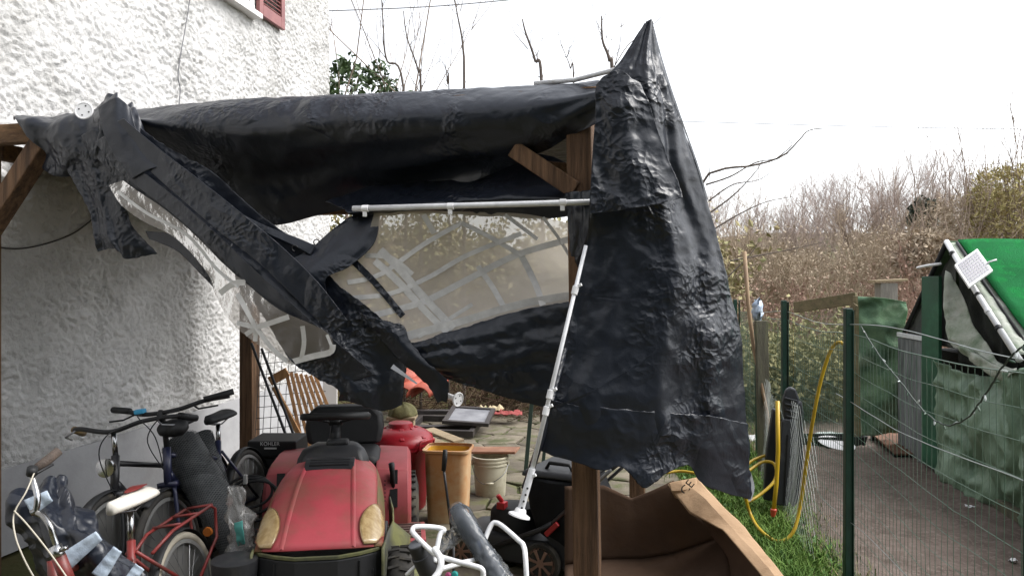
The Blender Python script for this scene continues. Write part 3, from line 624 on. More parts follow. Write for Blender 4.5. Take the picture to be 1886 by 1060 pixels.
# ------------------------------------------------------------ red garden tractor (local: front at -y, x to the right of the picture)
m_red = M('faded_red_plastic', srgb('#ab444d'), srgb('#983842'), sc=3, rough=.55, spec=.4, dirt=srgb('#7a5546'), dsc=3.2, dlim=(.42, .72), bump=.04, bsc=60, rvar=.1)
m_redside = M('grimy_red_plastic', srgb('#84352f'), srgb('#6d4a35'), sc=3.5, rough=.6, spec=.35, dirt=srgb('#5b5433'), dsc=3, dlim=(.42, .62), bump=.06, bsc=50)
m_pink = M('bleached_red_plastic', srgb('#9c4a4e'), srgb('#8d3d43'), sc=3, rough=.55, spec=.4, dirt=srgb('#7a4a3a'), dsc=3, dlim=(.5, .7), bump=.05, bsc=50)
m_olive = M('mossy_black_plastic', srgb('#3a3b38'), srgb('#4c4d38'), sc=3, rough=.65, spec=.35, dirt=srgb('#6a6b42'), dsc=2.6, dlim=(.44, .6), bump=.08, bsc=40)
m_blk = M('black_plastic', srgb('#2a2b2e'), srgb('#222326'), sc=5, rough=.5, spec=.4, bump=.05, bsc=60, dirt=srgb('#44433f'), dsc=3, dlim=(.56, .75))
m_dk = M('matt_black', srgb('#161719'), srgb('#1e1f21'), sc=6, rough=.6, spec=.35, bump=.06, bsc=50)
m_rub = M('tyre_rubber', srgb('#2b2a29'), srgb('#3a3835'), sc=8, rough=.8, spec=.25, bump=.1, bsc=60, dirt=srgb('#5b5548'), dsc=5, dlim=(.5, .7))
m_lamp = M('yellowed_lens', srgb('#ad966c'), srgb('#957c54'), sc=14, rough=.25, spec=.6, stretch=(3, 3, .6), coat=.4)
m_steel = M('steel', srgb('#8a8b8d'), srgb('#74757a'), sc=10, rough=.35, metal=.85)
m_chrome = M('chrome', srgb('#b9bbbf'), srgb('#8b8a88'), sc=12, rough=.22, metal=1)

tr = thing('lawn_tractor', 'red garden tractor with black bumper and amber lamps, facing the camera under the tarpaulin', 'lawn mower', (-.865, 3.38, 0), R(8))
def sect(y, hw, z0, z1, crown, n=17, sq=2.6, tx=0):
    """open arch from lower left over the top to lower right"""
    out = []
    for k in range(n):
        a = math.pi * k / (n - 1); c_, s_ = math.cos(a), math.sin(a)
        x = -math.copysign(abs(c_) ** (2 / sq), c_) * hw; z = z0 + (z1 - z0) * abs(s_) ** (2 / sq) + crown * (1 - (x / hw) ** 2)
        out.append(Vector((x + tx, y, z)))
    return out
# bonnet: red top between two darker flanks
def bonnet(t):                     # t 0 front .. 1 rear: y, half width, bottom, top
    y = -.02 + .80 * t; hw = .282 + .03 * math.sin(t * 2.2) - .05 * t; z1 = .43 + .245 * (1 - (1 - min(t * 1.15, 1)) ** 2.1); z0 = .415 - .02 * t
    return y, hw, z0, z1
def nose(x, hw, t): return .075 * (abs(x) / hw) ** 3 * (1 - t) ** 1.6      # the nose is bowed in plan
secs = []
for i in range(26):
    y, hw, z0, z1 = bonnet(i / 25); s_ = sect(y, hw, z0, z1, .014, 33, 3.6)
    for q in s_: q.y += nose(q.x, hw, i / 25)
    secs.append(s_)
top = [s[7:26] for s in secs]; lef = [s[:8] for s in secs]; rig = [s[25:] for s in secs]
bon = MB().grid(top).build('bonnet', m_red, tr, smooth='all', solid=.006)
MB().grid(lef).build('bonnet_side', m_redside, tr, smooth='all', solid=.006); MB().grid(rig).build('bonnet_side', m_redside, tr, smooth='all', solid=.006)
# raised centre panel edges
for s in (-1, 1):
    rows = []
    for i in range(26):
        t = i / 25; y, hw, z0, z1 = bonnet(t); xw = s * (.155 - .05 * t); row = []
        for dx in (-.012, 0, .012): row.append(Vector((xw + dx, y + nose(xw, hw, t), z1 + .016 + (.006 if dx == 0 else -.004))))
        rows.append(row)
    child(MB().grid(rows), 'ridge', m_red, bon, smooth='all')
# amber lamps set into both front corners
for s in (-1, 1):
    rows = []
    for i in range(13):
        u = i / 12; t = .015 + .30 * u; y, hw, z0, z1 = bonnet(t); mid = .795 + .06 * u; half = .20 * math.sin(math.pi * (.12 + .86 * u)) ** .75; row = []
        for j in range(9):
            xf = min(.99, mid + half * (j / 4 - 1)); x = xf * hw; z = z0 + (z1 - z0) * (1 - xf ** 3.6) ** (1 / 3.6) + .012 * (1 - xf * xf)
            row.append(Vector((s * (x + .006 * xf), y + nose(x, hw, t) - .007, z + .009)))
        rows.append(row)
    lamp = MB().grid(rows).build('headlight', m_lamp, tr, smooth='all', solid=.006)
    edge = [r_[0] for r_ in rows] + [r_[-1] for r_ in rows][::-1]
    child(MB().tube(edge, .0035, 6, closed=True), 'bezel', m_redside, lamp, smooth='all')
# bumper, grooved black box below the bonnet
def rr(y, hw, z0, z1, c=.05):
    return [Vector(q) for q in ((-hw, y + c, z0), (-hw + c, y, z0), (hw - c, y, z0), (hw, y + c, z0), (hw, y + c, z1), (hw - c, y, z1), (-hw + c, y, z1), (-hw, y + c, z1))]
mb = MB(); hw = .288
out = [(-hw, .5), (-hw, .1), (-hw + .04, .04), (-hw + .11, -.005), (-.09, -.04), (.09, -.04), (hw - .11, -.005), (hw - .04, .04), (hw, .1), (hw, .5)]
mb.grid([[Vector((x * (1 - .06 * (k == 0)), y + .012 * (k == 0), z)) for x, y in out] for k, z in enumerate((.27, .30, .392, .405))]).build('bumper', m_blk, tr, solid=.02, bevel=.006)
mb = MB().grid([[Vector((x * 1.02, y - .006, z)) for x, y in out[1:9]] for z in (.408, .424)]); mb.build('bumper_trim', m_olive, tr, solid=.012, bevel=.003)
for s in (-1, 1): MB().box((s * .185, -.012, .345), (.006, .02, .085)).build('groove', m_dk, tr)
MB().grid([[Vector((x * .99, y + .004, z)) for x, y in out[1:9]] for z in (.24, .272)]).build('bumper_lip', m_olive, tr, solid=.02, bevel=.005)
# lower flank skirts sweeping out to the foot boards
for s in (-1, 1):
    rows = [[Vector((s * x, y, z)) for x, y, z in ((.285, .0, zz0), (.30, .25, zz0 - .01), (.325 + .05 * (zz0 < .3), .5, zz0 - .03), (.32 + .09 * (zz0 < .3), .72, zz0 - .03), (.30, .86, zz0))] for zz0 in (.43, .36, .28, .2)]
    MB().grid(rows).build('skirt', m_olive, tr, smooth='all', solid=.01)
MB().box((0, .42, .26), (.5, .8, .16)).build('chassis', m_dk, tr, bevel=.01)
# vent and dashboard
MB().grid([[Vector((x, y, z)) for x in (-.125, -.04, .04, .125)] for y, z in ((.50, .672), (.56, .694), (.60, .702), (.64, .70))]).build('vent', m_blk, tr, solid=.012, bevel=.003)
for k in range(3): MB().box((0, .53 + .03 * k, .69 + .006 * k), (.2, .008, .012)).build('vent_slat', m_dk, tr)
MB().loft([[Vector((x * f + 0, y0 + dy * f2, z)) for x, dy in ((-.17, 0), (-.14, -.07), (.14, -.07), (.17, 0), (.13, .16), (-.13, .16))] for z, f, f2, y0 in ((.60, 1.2, 1.1, .74), (.68, 1.12, 1, .75), (.725, .98, .9, .77), (.745, .7, .6, .79))]).build('dashboard', m_blk, tr, smooth=50, bevel=.012)
MB().box((.02, .80, .755), (.12, .08, .03)).build('dash_binnacle', m_blk, tr, bevel=.012)
# steering wheel leaning towards the driver
sc_ = Vector((.0, .90, .86)); an = Vector((0, .16, 1)).normalized(); ux = Vector((1, 0, 0)); uy = an.cross(ux)
MB().tube([(0, .84, .74), (0, .885, .83)], [.032, .026], 14).build('steering_column', m_blk, tr, smooth='all')
sw = MB().tube([sc_ + (ux * math.cos(a) + uy * math.sin(a)) * .175 + an * .02 for a in [2 * math.pi * k / 36 for k in range(36)]], .021, 10, closed=True).build('steering_wheel', m_dk, tr, smooth='all')
for a in (-.5, .6, 2.6, 3.6):
    e = sc_ + (ux * math.cos(a) + uy * math.sin(a)) * .16 + an * .018; child(MB().bar(sc_ - an * .02, e, .035, .012, up=an), 'spoke', m_dk, sw, bevel=.004)
child(MB().lathe(sc_ - an * .03, an, [(.035, 0), (.045, .02), (.04, .035), (0, .04)], 18), 'hub', m_dk, sw, smooth=40)
# seat
seat = MB().loft([[Vector((x * f, y, z)) for x, z in ((-.23, .50), (-.24, .56), (-.2, .60), (.2, .60), (.24, .56), (.23, .50))] for y, f in ((1.16, .85), (1.2, 1), (1.5, 1), (1.56, .95))]).build('seat', m_dk, tr, smooth=50, bevel=.02)
MB().loft([[Vector((x * f, yy + (z - .6) * .22, z)) for x, z in ((-.23, .60), (-.25, .70), (-.24, .78), (-.18, .835), (.18, .835), (.24, .78), (.25, .70), (.23, .60))] for yy, f in ((1.50, .93), (1.53, 1), (1.6, 1), (1.63, .9))]).build('seat_back', m_dk, tr, smooth=50, bevel=.02)
# fenders with lift-lever slot
for s in (-1, 1):
    prof = [(1.02, .12), (1.0, .3), (1.02, .46), (1.08, .53), (1.2, .56), (1.5, .56), (1.72, .54), (1.8, .42)]
    rows = [[Vector((s * x, y, z)) for y, z in prof] for x in (.215, .235)] + [[Vector((s * .40, y, z - .012)) for y, z in prof], [Vector((s * .42, y + .02, z - .05)) for y, z in prof]]
    fen = MB().grid(rows).build('fender', m_pink, tr, smooth=45, solid=.008, bevel=.004)
    child(MB().bar((s * .32, .995, .33), (s * .32, 1.045, .535), .045, .012, up=(0, -1, .2)), 'slot', m_dk, fen)
    for k in range(6): child(MB().box((s * .27, .994 + .004 * k, .37 + .022 * k), (.007, .006, .006)), 'notch', m_dk, fen)
MB().tube([(.32, 1.03, .42), (.312, 1.0, .53), (.308, .985, .585)], [.012, .014, .018], 8).build('lift_lever', m_dk, tr, smooth='all')
# ribbed foot boards
for s in (-1, 1):
    fb = MB().prism([(s * .26, .70, .20), (s * .50, .74, .20), (s * .50, 1.06, .20), (s * .26, 1.06, .20)], (0, 0, .02)).build('foot_board', m_pink, tr, bevel=.004)
    for k in range(6): child(MB().box((s * .38, .78 + .045 * k, .225), (.19, .018, .012)), 'rib', M('grimy_rib', srgb('#5e4a45'), srgb('#4a3d38'), sc=8, rough=.75), fb)
    MB().prism([(s * .27, .70, .06), (s * .50, .73, .08), (s * .50, .735, .20), (s * .27, .705, .20)], (0, .02, 0)).build('foot_board_front', m_pink, tr)
MB().loft([[Vector((x * f, y * f + .62, z)) for x, y in ((-.46, -.2), (-.34, -.34), (.34, -.34), (.46, -.2), (.46, .2), (.34, .34), (-.34, .34), (-.46, .2))] for z, f in ((.06, 1.0), (.14, 1.0), (.18, .86))]).build('cutting_deck', m_olive, tr, smooth=40, bevel=.01)
def wheel(par, c, ax, r, w, rimr, mt, mr_, tread=0, spokes=0):
    """tyre with lugs and a rim, along axis ax"""
    ax = Vector(ax).normalized(); c = Vector(c)
    ty = MB().lathe(c - ax * w / 2, ax, [(rimr, 0), (rimr + .3 * (r - rimr), -.004), (r - .02 * (r > .12), .06 * w), (r, .25 * w), (r + .002, .5 * w), (r, .75 * w), (r - .02 * (r > .12), .94 * w), (rimr + .3 * (r - rimr), w + .004), (rimr, w)], 32).build('wheel', mt, par, smooth=50)
    u = ax.orthogonal().normalized(); v = ax.cross(u)
    if tread:
        for k in range(tread):
            a = 2 * math.pi * k / tread
            for sgn in (-1, 1):
                p = c + (u * math.cos(a + .05 * sgn) + v * math.sin(a + .05 * sgn)) * (r + .001) + ax * sgn * w * .2
                t = -u * math.sin(a) + v * math.cos(a)
                child(MB().bar(p - ax * sgn * w * .18, p + ax * sgn * w * .22 + t * .012, .012, .014, up=(u * math.cos(a) + v * math.sin(a))), 'lug', mt, ty)
    child(MB().lathe(c - ax * w * .42, ax, [(0, 0), (.2 * rimr, 0), (.3 * rimr, .1 * w), (.8 * rimr, .16 * w), (rimr, .02 * w), (rimr, .82 * w), (.8 * rimr, .7 * w), (.3 * rimr, .74 * w), (.2 * rimr, .9 * w), (0, .9 * w)], 24), 'rim', mr_, ty, smooth=40)
    return ty
for s in (-1, 1):
    wheel(tr, (s * .37, 1.32, .225), (1, 0, 0), .225, .19, .11, m_rub, m_steel, tread=26)
    wheel(tr, (s * .36, .28, .165), (1, 0, 0), .165, .13, .085, m_rub, m_steel, tread=20)

# ------------------------------------------------------------ bins, bucket and boards behind the tractor
m_binred = M('red_bin_plastic', srgb('#a3202c'), srgb('#931a26'), sc=4, rough=.38, spec=.5, dirt=srgb('#7d2a2a'), dsc=3)
t = thing('lidded_bin', 'bright red round plastic bin with domed lid behind the tractor fender', 'bin', (-.80, 5.45, .035))
def lath(prof, n=28): return MB().lathe((0, 0, 0), (0, 0, 1), prof, n)
b = lath([(.17, 0), (.18, .01), (.215, .42), (.225, .43), (.225, .46), (.21, .46)]).build('body', m_binred, t, smooth=40)
l = lath([(.235, .455), (.238, .475), (.232, .50), (.20, .535), (.15, .56), (.09, .57), (.085, .60), (.075, .605), (0, .605)]).build('lid', m_binred, t, smooth=35)
for k in range(8):
    a = k * math.pi / 4 + .2; child(MB().bar((math.cos(a) * .1, math.sin(a) * .1, .572), (math.cos(a) * .225, math.sin(a) * .225, .513), .03, .012), 'rib', m_binred, l, bevel=.004)
for a in (-.6, 2.5):
    MB().tube([(math.cos(a + d_) * rr_, math.sin(a + d_) * rr_, z) for d_, rr_, z in ((-.3, .22, .42), (-.3, .255, .45), (-.28, .262, .5), (.28, .262, .5), (.3, .255, .45), (.3, .22, .42))], .009, 8).build('handle', m_binred, t, smooth='all')
m_or = M('orange_bin_plastic', srgb('#c08a58'), srgb('#b3794c'), sc=2.5, rough=.55, spec=.3, dirt=srgb('#c9b08c'), dsc=3, dlim=(.38, .62), bump=.04)
m_orin = M('yellow_bin_inside', srgb('#c9992f'), srgb('#b98a2a'), sc=3, rough=.5)
t = thing('open_bin', 'faded orange rectangular open bin with worn sides beside the white bucket', 'bin', tuple(G(826, 962)), R(-6))
def rrect(w, d, z, c=.05, n=5):
    out = []
    for sx, sy, a0 in ((1, 1, 0), (-1, 1, 90), (-1, -1, 180), (1, -1, 270)):
        for k in range(n): a = R(a0 + 90 * k / (n - 1)); out.append(Vector((sx * (w / 2 - c) + c * math.cos(a), sy * (d / 2 - c) + c * math.sin(a), z)))
    return out
MB().loft([rrect(.25, .20, 0), rrect(.26, .21, .02), rrect(.292, .25, .49), rrect(.318, .275, .5), rrect(.32, .28, .515), rrect(.30, .26, .518)], capped=False).add(rrect(.25, .2, .0), [tuple(range(20))]).build('body', m_or, t, smooth=40, solid=.003)
MB().loft([rrect(.238, .19, .03), rrect(.285, .243, .5)], capped=False).add(rrect(.238, .19, .03), [tuple(range(20))]).build('lining', m_orin, t, smooth=40)
m_bk = M('white_bucket_plastic', srgb('#c2bda9'), srgb('#b3ad98'), sc=4, rough=.5, spec=.4, dirt=srgb('#8d8670'), dsc=3.5, dlim=(.5, .7), bump=.04)
gp = G(903, 912)
t = thing('bucket', 'dirty white plastic bucket with wire handle and a board across its rim', 'bucket', tuple(gp))
lath([(.112, 0), (.115, .01), (.131, .245), (.139, .246), (.139, .256), (.132, .258), (.133, .272), (.141, .273), (.141, .283), (.134, .285), (.135, .298), (.142, .3), (.142, .31), (.134, .312), (.128, .30), (.11, .02), (0, .018)]).build('body', m_bk, t, smooth=35)
MB().tube(spline([(.142, -.03, .26), (.10, -.13, .19), (-.02, -.165, .13), (-.1, -.13, .165), (-.142, -.03, .26)], 24), .003, 6).build('wire_handle', m_steel, t, smooth='all')
MB().tube([(-.03, -.165, .132), (.03, -.163, .135)], .009, 8).build('grip', m_bk, t, smooth='all')
for a in (-.2, 3.35): MB().lathe((math.cos(a) * .139, math.sin(a) * .139, .262), (math.cos(a), math.sin(a), 0), [(.02, 0), (.018, .008), (0, .009)], 10).build('lug', m_bk, t)
m_terr = M('terracotta_board', srgb('#8a5f47'), srgb('#7a5440'), sc=5, rough=.75, bump=.2, bsc=40, dirt=srgb('#9a7a62'), dsc=4)
MB().bar(G(903, 912) + Vector((-.18, .1, .33)), G(903, 912) + Vector((.21, .02, .345)), .20, .018).build('plank', m_terr, bevel=.003)
tag(bpy.data.objects['plank'], 'reddish brown plank lying across the white bucket', 'plank')
m_pale = M('pale_board', srgb('#a08f74'), srgb('#8d7c63'), sc=5, rough=.8, bump=.3, bsc=30, stretch=(1, 6, 6))
for i, (a, b, lab) in enumerate((((790, 790, 6.6), (845, 812, 5.9), 'pale weathered board leaning behind the orange bin'), ((770, 800, 6.3), (822, 822, 5.7), 'short pale board between the red and orange bins'))):
    o = MB().bar(P(*a), P(*b), .09, .02, up=(0, -.3, 1)).build('board', m_pale, bevel=.003); tag(o, lab, 'board')
# olive bag on the red bin
m_olb = M('olive_cloth', srgb('#6f6b45'), srgb('#5d5a3a'), sc=8, rough=.9, bump=.3, bsc=60)
o = MB(); secs = []
for i in range(9):
    v = i / 8 * math.pi / 2; secs.append([Vector((-.86 + .11 * math.cos(a) * math.cos(v) * (1 + .15 * math.sin(3 * a)), 5.95 + .1 * math.sin(a) * math.cos(v), .60 + .10 * math.sin(v) + .01 * math.sin(5 * a))) for a in [2 * math.pi * k / 20 for k in range(20)]])
tag(o.loft(secs).build('cloth_hat', m_olb, smooth='all'), 'crumpled olive green cloth hat behind the red bin lid', 'hat')
o.v and None
t = thing('stand', 'low wooden stand holding the olive hat behind the red bin', 'stand', (-.86, 5.95, 0))
for dx in (-.08, .08): MB().box((dx, 0, .29), (.03, .12, .58)).build('leg', m_pale, t)
MB().box((0, 0, .59), (.22, .18, .02)).build('top', m_pale, t)

# ------------------------------------------------------------ black walk-behind mower (faces left)
m_brn = M('brown_wheel_plastic', srgb('#8a6a5a'), srgb('#7a5c4e'), sc=8, rough=.55)
m_gbag = M('black_fabric', srgb('#141518'), srgb('#1b1c1f'), sc=10, rough=.8, spec=.2, bump=.15, bsc=120)
W1 = G(998, 1072); W2 = G(852, 1043)
ax_m = (W2 - W1); ax_m.z = 0; ax_m.normalize(); sd_m = Vector((ax_m.y, -ax_m.x, 0))
if sd_m.y < 0: sd_m = -sd_m
mw = thing('push_mower', 'black petrol push mower with brown spoked wheels and a black grass bag', 'lawn mower', mat=frame(W1, -ax_m, sd_m))
# local: x to the rear (right in the picture), y away from camera
wb = (W2 - W1).length
def mwheel(x, y, r):
    ty = MB().lathe((x, y - .02, r), (0, 1, 0), [(r * .78, 0), (r * .97, 0), (r, .008), (r, .034), (r * .97, .042), (r * .78, .042)], 28).build('wheel', m_rub, mw, smooth=40)
    child(MB().lathe((x, y - .016, r), (0, 1, 0), [(r * .66, .0), (r * .66, -.004), (r * .8, -.004), (r * .8, .03), (r * .66, .03)], 28), 'rim', m_brn, ty, smooth=40)
    child(MB().lathe((x, y - .024, r), (0, 1, 0), [(0, 0), (r * .2, 0), (r * .22, .03), (0, .03)], 16), 'hub', m_brn, ty, smooth=40)
    for k in range(7):
        a = 2 * math.pi * k / 7 + .2; u = Vector((math.cos(a), 0, math.sin(a))); c = Vector((x, y - .016, r))
        child(MB().bar(c + u * r * .18, c + u * r * .7, .012, .02, up=(0, 1, 0), w1=.02), 'spoke', m_brn, ty, bevel=.002)
    child(MB().lathe((x, y - .004, r), (0, 1, 0), [(0, 0), (r * .7, 0), (r * .7, .01), (0, .01)], 20), 'disc', m_dk, ty)
for x, y, r in ((0, 0, .108), (-wb, 0, .095), (0, .42, .108), (-wb, .42, .095)): mwheel(x, y, r)
deck = [[Vector((cx + (x - cx) * f, .21 + (y - .21) * f, z)) for x, y in ((-wb - .1, .09), (-wb - .04, .04), (-.1, .035), (.06, .06), (.06, .36), (-.1, .39), (-wb - .04, .38), (-wb - .1, .33))] for cx in (-.2,) for z, f in ((.06, 1), (.16, 1), (.20, .9), (.21, .6))]
MB().loft(deck).build('deck', m_blk, mw, smooth=40, bevel=.012)
MB().loft([[Vector((-.27 + .15 * f * math.cos(a), .21 + .13 * f * math.sin(a), z)) for a in [2 * math.pi * k / 20 for k in range(20)]] for z, f in ((.20, 1.05), (.30, 1.0), (.335, .8), (.345, .3))]).build('engine_cover', m_dk, mw, smooth=40)
MB().box((-.31, .12, .35), (.05, .05, .04)).tube([(-.31, .12, .37), (-.33, .10, .41)], .014, 8).build('fuel_cap', M('signal_red', srgb('#a02025'), rough=.4), mw, bevel=.004)
# rear flap and grass bag
MB().prism([(.04, .02, .10), (.20, .04, .05), (.24, .05, .16), (.02, .03, .26)], (0, .38, 0)).build('rear_flap', m_blk, mw, bevel=.006)
rows = []
for z, x0, x1, y0, y1 in ((.20, .02, .30, .05, .38), (.26, -.06, .33, .03, .40), (.38, -.10, .30, .02, .41), (.50, -.12, .24, .02, .41), (.56, -.12, .22, .02, .41)):
    rows.append([Vector(q) for q in ((x0, y0 + .03, z), (x0 + .04, y0, z), ((x0 + x1) / 2, y0 - .015, z - .01), (x1 - .04, y0, z), (x1, y0 + .03, z), (x1, y1 - .03, z), (x1 - .04, y1, z), (x0 + .04, y1, z), (x0, y1 - .03, z))])
bag = MB().loft(rows).build('grass_bag', m_gbag, mw, smooth=50, bevel=.01)
child(MB().loft([[Vector((.05 + (x - .05) * f, .215 + (y - .215) * f, z)) for x, y in ((-.13, .02), (.23, .02), (.23, .41), (-.13, .41))] for z, f in ((.562, 1.02), (.58, 1.02), (.597, .93))]), 'lid', m_blk, bag, bevel=.01)
child(MB().tube([(-.02, .10, .595), (-.0, .10, .63), (.12, .10, .63), (.14, .10, .595)], .011, 8), 'handle', m_dk, bag, smooth='all')
# folding handle running up to the right
for y in (.0, .42):
    MB().tube([(-.36, y + .01, .12), (-.02, y, .28), (.06, y, .33)], .014, 8).build('handle_bar', m_blk, mw, smooth='all')
    MB().tube([(.06, y, .33), (.36, y, .62), (.40, y, .66)], .010, 8).build('handle_tube', m_steel, mw, smooth='all')
MB().tube([(.40, 0, .66), (.42, .05, .68), (.42, .37, .68), (.40, .42, .66)], .011, 8).build('handle_cross', m_dk, mw, smooth='all')
MB().bar((.03, -.012, .268), (.10, -.012, .338), .028, .02, up=(0, 1, 0)).build('red_lever', M('signal_red', srgb('#a02025')), mw, bevel=.004)

# ------------------------------------------------------------ white tubular frame with film-wrapped bar (folded trainer) in the foreground
m_wt = M('white_tube', srgb('#e0e1e3'), srgb('#d2d3d6'), sc=15, rough=.3, spec=.5)
m_film = bpy.data.materials.new('clear_film'); m_film.use_nodes = True
_vinyl(m_film, .16, srgb('#b9c0c8'))
ft = thing('exercise_frame', 'folded white tubular exercise frame with a film-wrapped dark bar in the foreground', 'exercise frame', tuple(G(850, 1190)))
def wt(pts, r=.0095, n=40, name='tube', mat=None):
    MB().tube(spline([P(*p) for p in pts], n), r, 10).build(name, mat or m_wt, ft, world=True, smooth='all')
D0 = 2.75
wt([(800, 1035, D0), (810, 985, D0 + .05), (818, 975, D0 + .06), (800, 970, D0 + .06), (768, 969, D0 + .04), (760, 974, D0 + .03), (764, 984, D0), (800, 1018, D0 - .06), (830, 1030, D0 - .1), (875, 1042, D0 - .14), (888, 1048, D0 - .15), (890, 1062, D0 - .15), (890, 1100, D0 - .15)], n=90)
wt([(806, 1049, D0 - .05), (850, 1036, D0), (880, 1028, D0 + .05), (889, 1012, D0 + .08), (894, 990, D0 + .1), (905, 966, D0 + .12), (914, 962, D0 + .12), (928, 970, D0 + .1), (955, 994, D0 + .06), (964, 1004, D0 + .04), (968, 1030, D0), (972, 1120, D0 - .05)], n=90)
wt([(800, 1010, D0 - .05), (812, 1030, D0 - .1), (808, 1052, D0 - .12), (790, 1075, D0 - .14), (770, 1100, D0 - .14)], r=.012, n=30)
# dark bar with foam inside crinkled film
A_, B_ = P(838, 932, D0 + .14), P(928, 1078, D0 - .02)
MB().tube([A_.lerp(B_, k / 9) for k in range(10)], [.02, .031, .034, .036, .036, .035, .033, .033, .03, .022], 14).build('padded_bar', M('dark_foam', srgb('#39424f'), srgb('#2b323d'), sc=9, rough=.55), ft, world=True, smooth='all')
rows = []; axb = (B_ - A_).normalized(); ub = axb.orthogonal().normalized(); vb = axb.cross(ub)
for i in range(60):
    v = i / 59; c_ = A_.lerp(B_, -.02 + 1.06 * v); row = []
    for k in range(36):
        a = 2 * math.pi * k / 36; r_ = (.041 + .005 * math.sin(v * 9)) * (.55 + .45 * min(1, v * 9)); p = c_ + (ub * math.cos(a) + vb * math.sin(a)) * r_
        wv = .25 + min(1, max(0, (v - .3) * 3)); p += (ub * math.cos(a) + vb * math.sin(a)) * (.014 * wv * (.3 - abs(noise.noise(Vector((math.cos(a) * 2, math.sin(a) * 2, v * 9)) * 1.3))) ); row.append(p)
    rows.append(row)
MB().grid(rows, True).build('film', m_film, ft, world=True, smooth='all')
# crumpled film tail
rows = []
for i in range(24):
    v = i / 23; row = []
    for k in range(16):
        a = 2 * math.pi * k / 16; c_ = P(852, 970, D0 + .12).lerp(P(800, 1025, D0 + .02), v); q = Vector((math.cos(a), .3 * math.sin(a), math.sin(a)))
        row.append(c_ + q * (.03 - .018 * v) * (1 + 1.3 * noise.noise(Vector((k * .8, v * 7, 2)))))
    rows.append(row)
MB().grid(rows, True).build('film', m_film, ft, world=True, smooth='all')
# black roller with grey end
a0 = P(765, 1000, D0 - .02); a1 = P(795, 1062, D0 + .02); axr = (a1 - a0).normalized()
rl = MB().lathe(a0, axr, [(.026, 0), (.030, .004), (.031, .05), (.036, .052), (.037, .10), (.037, .16), (0, .16)], 24).build('roller', m_blk, ft, world=True, smooth=40)
child(MB().lathe(a0 - axr * .002, axr, [(0, 0), (.022, 0), (.027, .002), (.028, .006)], 24), 'end_cap', M('grey_cap', srgb('#55575c'), rough=.45), rl, smooth=40)
wt([(748, 1058, D0), (765, 1042, D0), (778, 1034, D0 + .02)], r=.007, n=12, name='strut')
MB().lathe(P(838, 1057, D0 - .1), (-.2, -1, .2), [(.012, 0), (.013, .004), (.008, .008), (0, .009)], 14).build('knob', M('turquoise_plastic', srgb('#2fa09a'), rough=.4), ft, world=True)
MB().lathe(P(826, 1058, D0 - .1), (-.2, -1, .2), [(.010, 0), (.011, .004), (.006, .008), (0, .009)], 14).build('knob', M('pink_plastic', srgb('#b04a78'), rough=.4), ft, world=True)
t = thing('control_rod', 'thin black rod with rubber grip standing upright in front of the orange bin', 'rod', tuple(G(832, 1040)))
MB().tube([P(835, 1000, 3.9), P(822, 900, 3.9), P(817, 862, 3.9)], .007, 8).build('rod', m_blk, t, world=True, smooth='all')
MB().tube([P(817, 866, 3.9), P(819, 845, 3.9), P(820, 828, 3.9)], [.012, .014, .012], 10).build('grip', m_dk, t, world=True, smooth='all')
MB().tube([P(835, 1000, 3.9), P(836, 1103, 3.9)], .007, 8).build('rod', m_blk, t, world=True, smooth='all')
